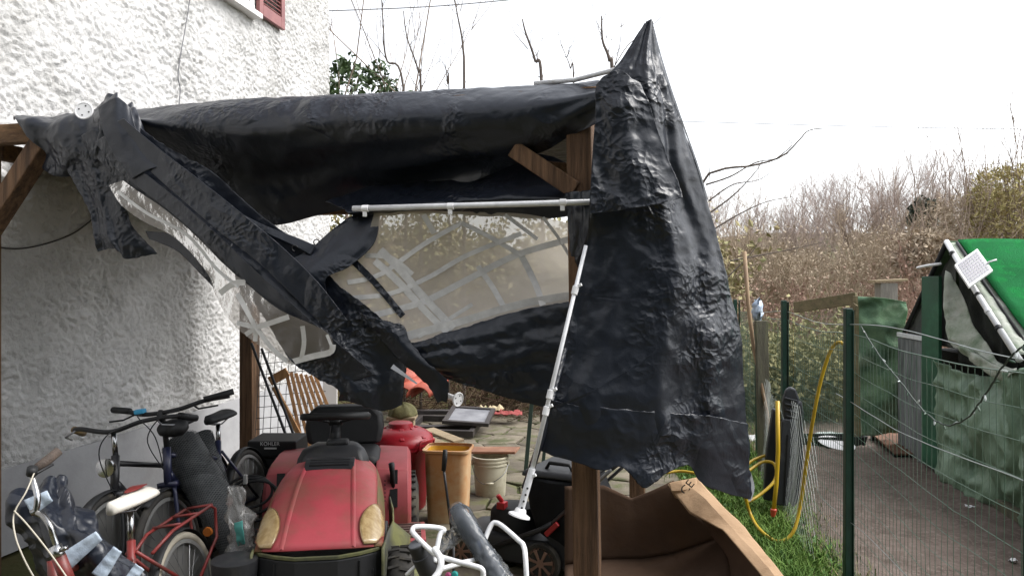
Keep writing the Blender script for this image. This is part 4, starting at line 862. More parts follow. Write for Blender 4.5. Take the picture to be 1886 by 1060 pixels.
# ------------------------------------------------------------ bicycles at the left
def bike_parts(root, r, wb, bbx, seat_top, head_lo, head_hi, m_fr, m_tyre, m_rim, saddle=True, guard=True, white_tyre=False, bars=None, front=True):
    bb = Vector((bbx, 0, r + .02)); rh = Vector((0, 0, r)); fh = Vector((wb, 0, r))
    def B(mb, n, m, **k): return mb.build(n, m, root, smooth=k.pop('smooth', 'all'), **k)
    hl, hh, st = Vector(head_lo), Vector(head_hi), Vector(seat_top)
    mb = MB().tube([bb, st], .017, 10).tube([hl, hh], .02, 10)
    mb.tube(spline([hl + (hh - hl) * .3, bb.lerp(hl, .55) + Vector((0, 0, -.01)), bb], 12), .021, 10)
    mb.tube([hh - (hh - hl) * .2, bb.lerp(st, .75)], .014, 8)
    for s in (-1, 1):
        mb.tube([rh + Vector((0, s * .05, 0)), bb + Vector((0, s * .03, 0))], .009, 8).tube([rh + Vector((0, s * .05, 0)), bb.lerp(st, .85) + Vector((0, s * .02, 0))], .008, 8)
    B(mb, 'frame', m_fr)
    if front:
        mb = MB()
        for s in (-1, 1): mb.tube(spline([hl + Vector((0, s * .03, -.01)), hl.lerp(fh, .6) + Vector((-.01, s * .045, 0)), fh + Vector((0, s * .05, 0))], 8), .011, 8)
        mb.bar(hl + Vector((0, -.05, 0)), hl + Vector((0, .05, 0)), .03, .025)
        B(mb, 'fork', m_fr)
    for c in ((rh, fh) if front else (rh,)):
        n = 44; circ = [c + Vector((math.cos(2 * math.pi * k / n), 0, math.sin(2 * math.pi * k / n))) * (r - .018) for k in range(n)]
        w = MB().tube(circ, .018, 8, closed=True).build('wheel', m_tyre, root, smooth='all')
        child(MB().lathe(c - Vector((0, .011, 0)), (0, 1, 0), [(r - .052, 0), (r - .034, 0), (r - .034, .022), (r - .052, .022), (r - .052, 0)], 44), 'rim', m_rim, w, smooth=40)
        sp = MB()
        for k in range(24):
            a = 2 * math.pi * k / 24; a2 = a + (.35 if k % 2 else -.35); s = 1 if k % 4 < 2 else -1
            sp.tube([c + Vector((math.cos(a2) * .018, s * .022, math.sin(a2) * .018)), c + Vector((math.cos(a), 0, math.sin(a))) * (r - .05)], .0011, 4, cap=False)
        child(sp, 'spokes', m_steel, w, kind='stuff')
        child(MB().lathe(c - Vector((0, .035, 0)), (0, 1, 0), [(.012, 0), (.02, .004), (.012, .012), (.012, .055), (.02, .062), (.012, .07)], 12), 'hub', m_steel, w, smooth=40)
    if guard:
        for c, a0, a1 in ((rh, 20, 190), (fh, 60, 175))[:2 if front else 1]:
            rows = []
            for k in range(20):
                a = R(a0 + (a1 - a0) * k / 19); u = Vector((math.cos(a), 0, math.sin(a)))
                rows.append([c + u * (r + .008) + Vector((0, -.024, 0)), c + u * (r + .016), c + u * (r + .008) + Vector((0, .024, 0))])
            B(MB().grid(rows), 'mudguard', guard if not isinstance(guard, bool) else m_dk, solid=.002)
    cr = MB().lathe(bb - Vector((0, .05, 0)), (0, 1, 0), [(.02, 0), (.08, .0), (.082, .004), (.02, .006)], 24).build('chainring', m_steel, root, smooth=40)
    for s in (-1, 1):
        child(MB().bar(bb + Vector((0, s * .06, 0)), bb + Vector((.1 * s, s * .07, -.12 * s)), .014, .02), 'crank', m_steel, cr)
        child(MB().box(bb + Vector((.1 * s, s * .115, -.12 * s)), (.08, .08, .022)), 'pedal', m_dk, cr, bevel=.003)
    if saddle:
        m_s, zt = saddle; base = st + (st - bb).normalized() * zt
        B(MB().tube([st - (st - bb) * .05, base], .0135, 10), 'seat_post', m_chrome)
        secs = []
        for k in range(12):
            t = k / 11; x = -.10 + .23 * t; hw = .062 * (1 - t) ** .8 + .016 + .012 * math.sin(t * 3); zc = .035 + .012 * (1 - t) + .01 * t * t
            secs.append([base + Vector((x, hw * math.cos(a), zc + (.024 if math.sin(a) > 0 else .03) * math.sin(a) - .012 * abs(math.cos(a)) ** 2)) for a in [2 * math.pi * q / 18 for q in range(18)]])
        sd = MB().loft(secs).build('saddle', m_s, root, smooth='all')
        child(MB().tube([base + Vector((-.09, .03, .02)), base + Vector((0, .02, -.005)), base + Vector((.11, .008, .02))], .004, 6).tube([base + Vector((-.09, -.03, .02)), base + Vector((0, -.02, -.005)), base + Vector((.11, -.008, .02))], .004, 6), 'rail', m_steel, sd, smooth='all')
        return base, sd
    return None, None
def bike_root(lab, rear, front_, lean):
    x = (Vector(front_) - Vector(rear)).normalized(); up = Vector((-math.sin(R(lean)), 0, math.cos(R(lean)))); up = (up - x * up.dot(x)).normalized()
    return thing('bicycle', lab, 'bicycle', mat=frame(rear, x, up.cross(x)), group='bicycles leaning together by the rendered wall')
m_bred = M('red_bike_paint', srgb('#7d2b28'), srgb('#6a2422'), sc=6, rough=.45, spec=.5, dirt=srgb('#4c2a22'), dsc=6)
m_cream = M('cream_tyre', srgb('#a19a8c'), srgb('#8a8477'), sc=8, rough=.8)
m_rimg = M('rim_grey', srgb('#9a9a98'), rough=.4, metal=.6)
m_wsad = M('white_saddle', srgb('#d9d5cc'), srgb('#cfcabf'), sc=6, rough=.4)
rb = bike_root('red folding bicycle with white saddle, rear rack and chrome handlebar stem', (-1.43, 3.42, 0), (-1.50, 2.50, 0), 10)
base, sd = bike_parts(rb, .25, .93, .40, (.325, 0, .58), (.80, 0, .50), (.775, 0, .66), m_bred, m_cream, m_rimg, saddle=(m_wsad, .12))
child(MB().grid([[base + Vector((x, y, .0755 - .1 * y * y + (.004 if x < -.05 else -.001))) for y in (-w, .0, w)] for x, w in ((-.094, .032), (-.07, .036), (-.03, .028), (.015, .006))]), 'red_panel', m_bred, sd, solid=.003)
for k in range(2): child(MB().bar(base + Vector((-.02 + .03 * k, -.03, .071)), base + Vector((.015 + .03 * k, .0, .0735)), .006, .004), 'black_stripe', m_dk, sd)
# rack
mb = MB()
for s in (-1, 1):
    mb.tube([(.27, s * .045, .50), (.12, s * .06, .545), (-.22, s * .065, .555), (-.26, s * .065, .53), (-.24, s * .06, .40), (0, s * .06, .26)], .0075, 8)
for x in (-.24, -.1, .06): mb.tube([(x, -.065, .555), (x, .065, .555)], .0065, 8)
mb.build('rack', m_bred, rb, smooth='all')
MB().lathe((-.27, 0, .42), (-1, 0, .1), [(.022, 0), (.024, .012), (.012, .02), (0, .021)], 14).build('reflector', M('amber_reflector', srgb('#b0652a'), rough=.25), rb, smooth=40)
def wp(mb, n, m, par=rb, **k): return mb.build(n, m, par, world=True, smooth=k.pop('smooth', 'all'), **k)
wp(MB().tube(spline([P(108, 1014, 2.6), P(100, 992, 2.6), P(92, 968, 2.6), P(80, 950, 2.62), P(66, 943, 2.63)], 20), .0105, 10).tube(spline([P(56, 945, 2.62), P(66, 938, 2.63), P(69, 915, 2.64), P(64, 893, 2.66), P(58, 872, 2.68)], 20), .0105, 10), 'handlebar', m_chrome)
wp(MB().tube([P(62, 866, 2.68), P(80, 853, 2.71), P(108, 830, 2.76)], [.016, .0175, .0165], 12), 'grip', M('worn_rubber', srgb('#4c4038'), srgb('#3a322d'), sc=20, rough=.8, bump=.4, bsc=80))
wp(MB().tube([P(52, 866, 2.66), P(66, 872, 2.67), P(98, 854, 2.72)], .005, 6).tube([P(60, 862, 2.66), P(58, 872, 2.67)], .018, 10), 'brake_lever', m_dk)
wp(MB().tube(spline([P(64, 868, 2.66), P(48, 905, 2.6), P(26, 945, 2.56), P(28, 985, 2.52), P(45, 1030, 2.5), P(70, 1075, 2.5)], 30), .0028, 6).tube(spline([P(26, 940, 2.56), P(50, 965, 2.54), P(90, 1015, 2.5), P(125, 1065, 2.48)], 24), .0028, 6), 'cable', M('cable_cream', srgb('#a8a294'), rough=.5))
wp(MB().tube([P(101, 1004, 2.59), P(112, 1030, 2.585)], .021, 12).bar(P(112, 1012, 2.56), P(122, 1008, 2.55), .014, .014), 'stem_clamp', m_chrome)
wp(MB().tube([P(108, 1024, 2.58), P(132, 1085, 2.6)], .023, 12), 'head_tube', m_bred)
m_blue = M('navy_bike_paint', srgb('#262a44'), srgb('#1d2036'), sc=6, rough=.35, spec=.5, dirt=srgb('#5a4a68'), dsc=5, dlim=(.6, .7))
bl = bike_root('navy blue bicycle with flat black handlebar behind the white saddle', (-1.58, 4.72, 0), (-1.64, 3.74, 0), 9)
bike_parts(bl, .30, .98, .43, (.30, 0, .72), (.90, 0, .62), (.86, 0, .80), m_blue, m_rub, m_rimg, saddle=(m_dk, .1), guard=m_dk)
MB().tube([(.86, 0, .80), (.85, 0, .92)], .014, 10).tube(spline([(.85, 0, .92), (.88, 0, .955), (.86, 0, .985)], 8), .016, 10).build('stem', m_dk, bl, smooth='all')
MB().tube(spline([(.74, .31, 1.0), (.80, .2, 1.0), (.86, .08, .98), (.86, -.08, .98), (.80, -.2, 1.0), (.74, -.31, 1.02)], 30), .0115, 10).build('handlebar', m_dk, bl, smooth='all')
for s in (-1, 1):
    MB().tube([(.80, s * .2, 1.0 + .005), (.73, s * .33, 1.02)], .0165, 10).build('grip', m_dk, bl, smooth='all')
    MB().tube([(.83, s * .16, .985), (.87, s * .2, .97), (.84, s * .29, .97)], .005, 6).build('brake_lever', m_dk, bl, smooth='all')
MB().box((.86, -.11, 1.0), (.04, .05, .025)).build('blue_bell', M('cyan_plastic', srgb('#2f8fb8'), rough=.4), bl, bevel=.006)
MB().tube(spline([(.87, .1, .98), (.98, .05, .96), (.99, -.02, .86), (.92, 0, .7)], 20), .003, 6).tube(spline([(.87, -.1, .98), (.97, -.06, .98), (.99, .02, .88), (.92, 0, .72)], 20), .003, 6).build('cable', m_dk, bl, smooth='all')
m_bkb = M('black_bike_paint', srgb('#1b1b1d'), srgb('#27272a'), sc=6, rough=.4)
kb = bike_root('old black bicycle with yellowed grip standing closest to the wall', (-1.80, 4.6, 0), (-1.86, 3.62, 0), 8)
bike_parts(kb, .31, .98, .43, (.30, 0, .70), (.90, 0, .60), (.85, 0, .78), m_bkb, m_rub, m_rimg, saddle=(m_dk, .1), guard=m_dk)
MB().tube([(.85, 0, .78), (.84, 0, .90)], .013, 10).build('stem', m_chrome, kb, smooth='all')
MB().tube(spline([(.66, .30, .90), (.72, .28, .92), (.84, .16, .93), (.86, 0, .90), (.84, -.16, .93), (.72, -.28, .92), (.66, -.30, .90)], 40), .0115, 10).build('handlebar', m_dk, kb, smooth='all')
for s in (-1, 1):
    MB().tube([(.72, s * .28, .92), (.61, s * .31, .885)], .018, 10).build('grip', M('yellowed_grip', srgb('#8a7550'), srgb('#6b5a3e'), sc=14, rough=.7) if s < 0 else m_dk, kb, smooth='all')
    MB().tube([(.80, s * .2, .93), (.84, s * .25, .90), (.72, s * .3, .87)], .005, 6).build('brake_lever', m_steel, kb, smooth='all')
MB().tube(spline([(.86, .1, .92), (.97, .05, .9), (.98, 0, .8), (.93, .02, .6)], 20), .003, 6).build('cable', m_dk, kb, smooth='all')
MB().lathe((.93, 0, .74), (1, 0, 0), [(.03, -.02), (.045, 0), (.046, .02), (.03, .024), (0, .024)], 16).build('headlamp', m_chrome, kb, smooth=40)

# ------------------------------------------------------------ sheets and bags
def rowsheet(ctl, nu, nv, amp=.01, freq=6, folds=(), seed=0, cat=cat):
    ctl = [[Vector(p) for p in r_] for r_ in ctl]; g = []
    for i in range(nv):
        cr = [cat([r_[j] for r_ in ctl], i / (nv - 1)) for j in range(len(ctl[0]))]
        g.append([P(*cat(cr, j / (nu - 1))) for j in range(nu)])
    sd_ = Vector((seed * 3.1, seed * 1.7, seed)); out = []
    for i in range(nv):
        row = []
        for j in range(nu):
            p = g[i][j]; n = (g[i][min(j + 1, nu - 1)] - g[i][max(j - 1, 0)]).cross(g[min(i + 1, nv - 1)][j] - g[max(i - 1, 0)][j]); n = n.normalized() if n.length > 1e-9 else Vector((0, -1, 0))
            if n.y > 0: n = -n
            o_ = amp * (1.5 * (.25 - abs(noise.noise(p * freq + sd_))) + .8 * (.25 - abs(noise.noise(p * freq * 2.2 - sd_))) + .7 * noise.noise(p * freq * .5))
            for fa, fu, fv, ph in folds: o_ += fa * math.sin(2 * math.pi * (fu * j / (nu - 1) + fv * i / (nv - 1) + ph + .4 * noise.noise(p * 3 + sd_)))
            row.append(p + n * o_)
        out.append(row)
    return out
m_bag = m_tarp
m_stripe = M('pale_blue_stripe', srgb('#a7b4c2'), srgb('#8f9cab'), sc=10, rough=.45, bump=.3, bsc=24)
bg = thing('striped_cover', 'black plastic bicycle cover with pale blue stripes bundled over the front of the red bicycle', 'cover', tuple(G(140, 1180)))
ctl = [[(20, 905, 2.9), (60, 895, 2.95), (95, 878, 3.0), (118, 882, 3.05), (125, 915, 3.1)],
       [(14, 930, 2.85), (55, 918, 2.85), (90, 912, 2.88), (130, 925, 2.9), (165, 950, 2.95)],
       [(20, 960, 2.85), (55, 955, 2.8), (100, 960, 2.78), (145, 975, 2.8), (185, 985, 2.9)],
       [(60, 1000, 2.85), (90, 1000, 2.78), (130, 1010, 2.75), (180, 1005, 2.76), (230, 1020, 2.88)],
       [(70, 1060, 2.85), (110, 1050, 2.78), (160, 1055, 2.75), (215, 1055, 2.76), (265, 1055, 2.88)],
       [(80, 1130, 2.85), (120, 1120, 2.78), (170, 1120, 2.75), (225, 1120, 2.76), (275, 1120, 2.88)]]
cov = MB().grid(rowsheet(ctl, 70, 80, .02, 8, ((.012, 2.5, .6, 0),), 3)).build('sheet', m_bag, bg, world=True, smooth='all', solid=.002)
def stripe(a, b, w0, w1):
    rows = []
    for i in range(16):
        t = i / 15; x = a[0] + (b[0] - a[0]) * t; y = a[1] + (b[1] - a[1]) * t; d = a[2] + (b[2] - a[2]) * t; w = w0 + (w1 - w0) * t
        tx, ty = b[0] - a[0], b[1] - a[1]; l = math.hypot(tx, ty); ox, oy = -ty / l * w / 2, tx / l * w / 2
        rows.append([P(x + ox * k, y + oy * k, d) + Vector((0, .006 * noise.noise(Vector((x * .1, y * .1, k))), 0)) for k in (-1, -.3, .3, 1)])
    child(MB().grid(rows), 'stripe', m_stripe, cov, smooth='all', solid=.002)
stripe((183, 985, 2.72), (118, 1035, 2.69), 20, 34); stripe((217, 1010, 2.71), (180, 1062, 2.68), 18, 28); stripe((258, 1042, 2.74), (240, 1066, 2.72), 20, 20); stripe((92, 912, 2.80), (52, 935, 2.78), 22, 34)
m_pbag = bpy.data.materials.new('grey_film'); m_pbag.use_nodes = True; _vinyl(m_pbag, .42, srgb('#a9a8a6'))
t = thing('plastic_bag', 'crumpled clear plastic bag with a turquoise cloth inside, beside the tractor bumper', 'bag', tuple(G(440, 1060)))
rows = []
for i in range(26):
    v = i / 25; row = []
    for k in range(24):
        a = 2 * math.pi * k / 24; c_ = P(432, 895, 3.62).lerp(P(448, 1010, 3.55), v); r_ = .03 + .035 * v
        q = Vector((math.cos(a), .6 * math.sin(a), 0)); row.append(c_ + q * r_ * (1 + .9 * noise.noise(Vector((math.cos(a) * 1.6, math.sin(a) * 1.6, v * 4)) * 1.3)))
    rows.append(row)
MB().grid(rows, True).build('film', m_pbag, t, world=True, smooth='all')
MB().grid(rowsheet([[(432, 962, 3.52), (446, 958, 3.5)], [(434, 985, 3.52), (450, 980, 3.5)], [(438, 1005, 3.53), (450, 1002, 3.52)]], 8, 14, .008, 20)).build('turquoise_cloth', M('turquoise_cloth', srgb('#4f9a94'), rough=.8), t, world=True, smooth='all', solid=.003)

# ------------------------------------------------------------ rolls of wire netting
m_net = M('galvanised_net', srgb('#6d6f70'), srgb('#565859'), sc=9, rough=.5, metal=.3)
m_core = M('net_mass', srgb('#34373a'), srgb('#4a4d4f'), sc=30, rough=.75, spec=.25, bump=1.0, bsc=55)
def net_roll(lab, a, b, r, nh=26, turns=2.2):
    t = thing('netting_roll', lab, 'wire netting', tuple(Vector(b)), group='rolls of wire netting by the bicycles'); a, b = Vector(a), Vector(b); ax = (b - a).normalized(); u = ax.orthogonal().normalized(); v = ax.cross(u)
    L = (b - a).length; mb = MB()
    for s in (-1, 1):
        for h in range(nh):
            pts = []
            for k in range(int(40 * turns)):
                f = k / (40 * turns - 1); an_ = 2 * math.pi * (h / nh + s * turns * f); rr_ = r * (1 + .05 * noise.noise(Vector((math.cos(an_) * 2, math.sin(an_) * 2, f * 8))))
                pts.append(a + ax * L * f + (u * math.cos(an_) + v * math.sin(an_)) * rr_)
            mb.tube(pts, .0013, 3, cap=False)
    mb.build('net', m_net, t, world=True, kind='stuff')
    rows = []
    for i in range(40):
        f = i / 39; rows.append([a + ax * L * f + (u * math.cos(q) + v * math.sin(q)) * r * (.93 + .07 * math.sin(60 * f + 3 * math.sin(q))) for q in [2 * math.pi * k / 28 for k in range(28)]])
    mb = MB().grid(rows, True)
    for f0, s in ((0, -1), (1, 1)):
        sp = []
        for k in range(90):
            q = k * .42; sp.append(a + ax * (L * f0 + s * .004) + (u * math.cos(q) + v * math.sin(q)) * r * .95 * (1 - k / 95))
        mb.tube(sp, .002, 4)
    mb.build('roll', m_core, t, world=True, smooth='all')
net_roll('thick grey roll of wire netting leaning behind the navy bicycle', P(332, 815, 4.05), P(462, 1035, 3.72), .098)
net_roll('thinner dark roll of wire netting standing behind the thick roll', P(372, 800, 4.45), P(430, 985, 4.2), .06, nh=18)
t = thing('coat', 'black folded jacket hanging on the end of the navy handlebar', 'jacket', tuple(P(320, 800, 3.85)))
secs = []
for i in range(14):
    v = i / 13; c_ = P(292, 790, 3.84).lerp(P(345, 786, 3.86), v); secs.append([c_ + Vector((0, .05 * math.cos(a), .042 * math.sin(a))) * (1 - (2 * v - 1) ** 4 * .6) * (1 + .3 * noise.noise(Vector((math.cos(a), math.sin(a), v * 4)))) for a in [2 * math.pi * k / 14 for k in range(14)]])
MB().loft(secs).build('cloth', m_dk, t, world=True, smooth='all')
# ------------------------------------------------------------ things against the wall behind the tractor
en = thing('engine', 'black petrol engine block with white lettering beside the left rear post', 'engine', tuple(G(500, 960)))
def eb(px0, px1, py0, py1, d, dep, m=m_dk, n='housing'):
    a, b = P(px0, py1, d), P(px1, py0, d); MB().box(((a.x + b.x) / 2, d + dep / 2, (a.z + b.z) / 2), (b.x - a.x, dep, b.z - a.z)).build(n, m, en, world=True, bevel=.01)
eb(455, 545, 812, 842, 5.0, .3, m_dk, 'air_filter'); eb(462, 538, 843, 905, 5.03, .28, m_blk, 'crankcase'); eb(448, 472, 850, 880, 4.98, .2, m_dk, 'carburettor')
MB().lathe(P(482, 866, 5.0), (0, -1, 0), [(.05, 0), (.05, .03), (.035, .04), (0, .04)], 20).build('starter', m_dk, en, world=True, smooth=40)
for px, py in ((516, 846), (527, 850), (505, 855)): MB().lathe(P(px, py, 4.99), (0, -1, .3), [(.012, 0), (.012, .02), (.006, .024), (0, .024)], 10).build('bolt', m_steel, en, world=True)
text_mesh('lettering', 'KOHLER', .034, frame(P(497, 817, 4.995), (1, 0, 0), (0, 0, 1)), M('white_print', srgb('#c8c8c8')), en)
MB().box(P(498, 825, 4.998), (.08, .004, .010)).build('label_bar', M('white_print', srgb('#c8c8c8')), en, world=True)
eb(458, 542, 906, 990, 5.06, .25, m_dk, 'base')
m_fresh = M('fresh_slats', srgb('#b08558'), srgb('#9a714a'), sc=4, rough=.7, bump=.2, bsc=30, stretch=(8, 8, 1), dirt=srgb('#7d5a3c'), dsc=3)
sl_ = thing('slatted_frame', 'bundle of pale wooden slats leaning on the wall behind the steering wheel', 'slats', tuple(G(580, 860)))
for k in range(7):
    MB().bar(P(527 + 9 * k, 684 + 1.5 * k, 6.15 + .02 * k), P(560 + 13 * k, 830, 6.0), .027, .02, up=(.3, -1, 0)).build('slat', m_fresh, sl_, world=True, bevel=.002)
MB().bar(P(497, 702, 6.1), P(530, 684, 6.12), .03, .075, up=(0, 0, 1)).build('end_rail', m_fresh, sl_, world=True, bevel=.003)
MB().bar(P(505, 712, 6.1), P(562, 820, 6.0), .04, .03, up=(0, -1, 0)).build('side_rail', m_fresh, sl_, world=True, bevel=.003)
for i, (a, b, lab) in enumerate((((463, 632, 6.0), (532, 815, 5.6), 'thin black rod leaning left of the pale slats'), ((482, 642, 6.05), (552, 830, 5.6), 'second thin black rod crossing the pale slatted bundle'))):
    t = tag(MB().tube([P(*a), P(*b), P(b[0] + .28 * (b[0] - a[0]), b[1] + 60, b[2] - .2)], .011, 8).build('black_rod', m_dk, smooth='all'), lab, 'rod')
gm = thing('wire_grid', 'black wire grid panel leaning in front of the grey plinth', 'wire grid', tuple(G(520, 850)))
mb = MB()
for k in range(9): x = 483 + 13 * k; mb.tube([P(x, 640, 6.5), P(x - 8, 720, 6.4), P(x - 14 + k, 815, 6.2)], .0028, 4)
for k in range(9): y = 650 + 20 * k; mb.tube([P(478 - k, y, 6.45 - .03 * k), P(540, y - 6, 6.45 - .03 * k), P(600, y - 10, 6.45 - .03 * k)], .0028, 4)
mb.build('grid', m_dk, gm, world=True, kind='stuff')
tag(MB().bar(P(608, 690, 7.0), P(608, 800, 6.9), .13, .02, up=(0, -1, 0)).build('white_board', M('white_board', srgb('#cfccca'), rough=.5), bevel=.003), 'narrow white board leaning behind the pale slats', 'board')
# loose cables and dark clutter at the foot of the post
cl = thing('cable_coil', 'coil of thick black cable at the foot of the left rear post', 'cable', tuple(G(460, 960)))
mb = MB()
for k in range(3):
    c_ = P(458 + 6 * k, 905 + 8 * k, 4.2 - .05 * k); mb.tube([c_ + Vector((math.cos(a) * .13, .05 * math.sin(a), math.sin(a) * (.075 + .01 * k))) for a in [2 * math.pi * q / 28 for q in range(28)]], .008, 7, closed=True)
mb.build('cable', m_dk, cl, world=True, smooth='all'); MB().box(P(452, 882, 4.1), (.02, .02, .05)).build('plug', M('pale_plug', srgb('#9a9a98')), cl, world=True, bevel=.003)
# tub at the lower left of the tractor
tb = thing('tub', 'flat dark grey plastic tub lid leaning below the clear plastic bag', 'tub', tuple(G(430, 1090)))
MB().loft([[P(432, 1035, 3.35) + Vector((math.cos(a) * .10 * f, .10 * math.sin(a) * f, h)) for a in [2 * math.pi * k / 24 for k in range(24)]] for f, h in ((.8, -.2), (1, .0), (1, .015), (.9, .02))]).build('lid', m_blk, tb, world=True, smooth=40)
# ------------------------------------------------------------ scrap behind: frames, tiles, brush
m_frm = M('brown_metal_frame', srgb('#2e2a2a'), srgb('#3b3635'), sc=6, rough=.5)
m_screen = M('frosted_screen', srgb('#8c8d92'), srgb('#6f7076'), sc=5, rough=.3, spec=.6)
def wframe(lab, c, ux, uy, w, h, th, glass):
    t = thing('window_frame', lab, 'window frame', tuple(c), group='old window frames stacked on the paving'); ux = Vector(ux).normalized(); n = ux.cross(Vector(uy)).normalized(); uy = n.cross(ux); c = Vector(c)
    for s in (-1, 1):
        MB().bar(c + uy * s * h / 2 - ux * w / 2, c + uy * s * h / 2 + ux * w / 2, .05, th, up=n).build('rail', m_frm, t, world=True, bevel=.004)
        MB().bar(c + ux * s * (w / 2 - .026) - uy * (h / 2 - .026), c + ux * s * (w / 2 - .026) + uy * (h / 2 - .026), .05, th * .98, up=n).build('stile', m_frm, t, world=True, bevel=.004)
    if glass: MB().bar(c - uy * (h / 2 - .03), c + uy * (h / 2 - .03), w - .06, .008, up=n).build('pane', m_screen, t, world=True)
    return t
wframe('lowest black window frame lying flat behind the bins', P(820, 783, 8.3), (1, -.15, .0), (.2, 1, .08), .75, .6, .07, False)
wframe('middle black window frame leaning over the lowest one', P(800, 772, 8.5), (1, .3, -.05), (-.3, 1, .2), .8, .5, .05, False)
wframe('black framed grey pane lying on top of the frame stack', P(865, 765, 8.35), (1, -.1, -.05), (.15, 1, .12), .5, .55, .04, True)
m_tile = M('orange_tile', srgb('#a8503c'), srgb('#964432'), sc=5, rough=.6, dirt=srgb('#7d4636'), dsc=4)
for k, (px, py, d, rz, lab) in enumerate(((752, 705, 9.2, .4, 'upper orange half-round tile on the brush pile'), (760, 726, 9.0, .3, 'lower left orange half-round tile on the brush pile'), (788, 726, 8.9, .25, 'lower right orange half-round tile on the brush pile'))):
    c_ = P(px, py, d); rows = []
    for i in range(2):
        rows.append([c_ + Vector((math.cos(a) * .13, 0, math.sin(a) * .12)) + Vector((.35 * (i - .5) * rz * 2, .5 * (i - .5), .1 * i)) for a in [math.pi * q / 10 for q in range(11)]])
    tag(MB().grid(rows).build('roof_tile', m_tile, smooth='all', solid=.014), lab, 'roof tile', 'orange tiles on the brush pile')
rg = random.Random(3)
def twigs(mb, n, cx, cy, sx, sy, z0, z1, L, r, flat=.6, rgn=None):
    rgn = rgn or rg
    for _ in range(n):
        c_ = Vector((cx + rgn.uniform(-sx, sx), cy + rgn.uniform(-sy, sy), rgn.uniform(z0, z1))); a = rgn.uniform(0, 6.28); e = rgn.gauss(0, flat)
        d_ = Vector((math.cos(a) * math.cos(e), math.sin(a) * math.cos(e), math.sin(e))); l = L * rgn.uniform(.4, 1.2); b = Vector((rgn.gauss(0, .12), rgn.gauss(0, .12), rgn.gauss(0, .12))) * l
        pts = [c_ - d_ * l / 2, c_ + b * .6, c_ + d_ * l * .3 + b, c_ + d_ * l / 2]
        for p in pts: p.z = max(p.z, .01)
        mb.tube(pts, [r, r * .9, r * .7, r * .4], 4, cap=False)
m_twig = M('dry_twigs', srgb('#6e5f50'), srgb('#574a3d'), sc=4, rough=.9, spec=.1)
m_twig2 = M('dark_twigs', srgb('#4a3c32'), srgb('#5d4a3c'), sc=4, rough=.9, spec=.1)
mb = MB(); twigs(mb, 650, -.6, 10.3, 1.5, .9, .0, .75, .8, .006); twigs(mb, 420, 1.0, 10.4, 1.4, .9, 0, .55, .9, .006); mb.build('brush_pile', m_twig2, kind='stuff'); tag(bpy.data.objects['brush_pile'], 'heap of dry cut branches behind the scrap window frames', 'brush pile')
mb = MB(); twigs(mb, 260, -.2, 9.7, 1.6, .4, 0, .45, .5, .005); twigs(mb, 140, .7, 9.3, .9, .4, 0, .12, .4, .004); mb.build('loose_twigs', m_twig, kind='stuff'); tag(bpy.data.objects['loose_twigs'], 'loose pale twigs scattered in front of the brush heap', 'twigs')
for (px, py, d, m_, w_, lab, nm) in ((905, 752, 9.0, M('cream_wrapper', srgb('#b5a585'), srgb('#5c7a4a'), sc=9, lim=(.55, .62), rough=.5), .3, 'crumpled cream and green wrapper on the brush heap', 'wrapper'), (935, 760, 8.9, M('red_rag', srgb('#94403e'), srgb('#7d3532'), sc=9, rough=.7), .34, 'dull red crumpled rag on the brush heap', 'rag')):
    c_ = P(px, py, d); tag(MB().grid([[c_ + Vector(((j / 11 - .5) * w_, (i / 7 - .5) * .2, .07 * noise.noise(Vector((i * .6, j * .5, px))) + .03 * noise.noise(Vector((i * 1.6, j * 1.5, px))))) for j in range(12)] for i in range(8)]).build(nm, m_, smooth='all', solid=.004), lab, nm)
for i, (a, b, w_, lab) in enumerate((((981, 720, 6.6), (968, 866, 6.6), .035, 'dark green steel stake standing behind the white bucket'), ((1004, 815, 6.9), (1000, 872, 6.9), .03, 'short grey green stake behind the black mower bag'))):
    e = P(*b); tag(MB().bar(P(*a), Vector((e.x, e.y, 0)), w_, w_, up=(0, 1, 0)).build('steel_stake', M('stake_green', srgb('#33463e'), srgb('#2a3a34'), sc=8, rough=.5), bevel=.004), lab, 'stake')
# ------------------------------------------------------------ cardboard box
m_card_shade = M('cardboard', srgb('#58463a'), srgb('#4b3b30'), sc=3, rough=.85, spec=.15, bump=.12, bsc=40, dirt=srgb('#574231'), dsc=2.5)  # darker copy for the inner faces, the box's inside shade put into the colour
m_card_lit = M('cardboard_lit', srgb('#a58a6e'), srgb('#967c62'), sc=3, rough=.85, spec=.15, bump=.2, bsc=30, dirt=srgb('#8a7056'), dsc=6, dlim=(.52, .66))  # paler copy of the same cardboard for the lit flaps
cb = thing('cardboard_box', 'large torn open cardboard box on the grass beside the right timber post', 'box', tuple(G(1230, 1120)))
def lerpc(p, t):
    n = len(p) - 1; x = min(max(t, 0), 1) * n; i = min(int(x), n - 1); return p[i].lerp(p[i + 1], x - i)
def card(n, ctl, m_, nu=0, nv=0, amp=.0025): return MB().grid(rowsheet(ctl, 8 * (len(ctl[0]) - 1) + 1, 8 * (len(ctl) - 1) + 1, amp, 6, (), 5, lerpc)).build(n, m_, cb, world=True, smooth=12, solid=.006)
card('back_panel', [[(1040, 895, 3.95), (1112, 893, 3.95), (1164, 917, 3.93), (1200, 903, 3.9), (1240, 884, 3.88)], [(1040, 960, 3.95), (1112, 960, 3.95), (1170, 965, 3.92), (1215, 960, 3.88), (1272, 940, 3.8)], [(1040, 1040, 3.95), (1112, 1030, 3.95), (1180, 1028, 3.92), (1240, 1018, 3.86), (1338, 985, 3.7)]], m_card_shade)
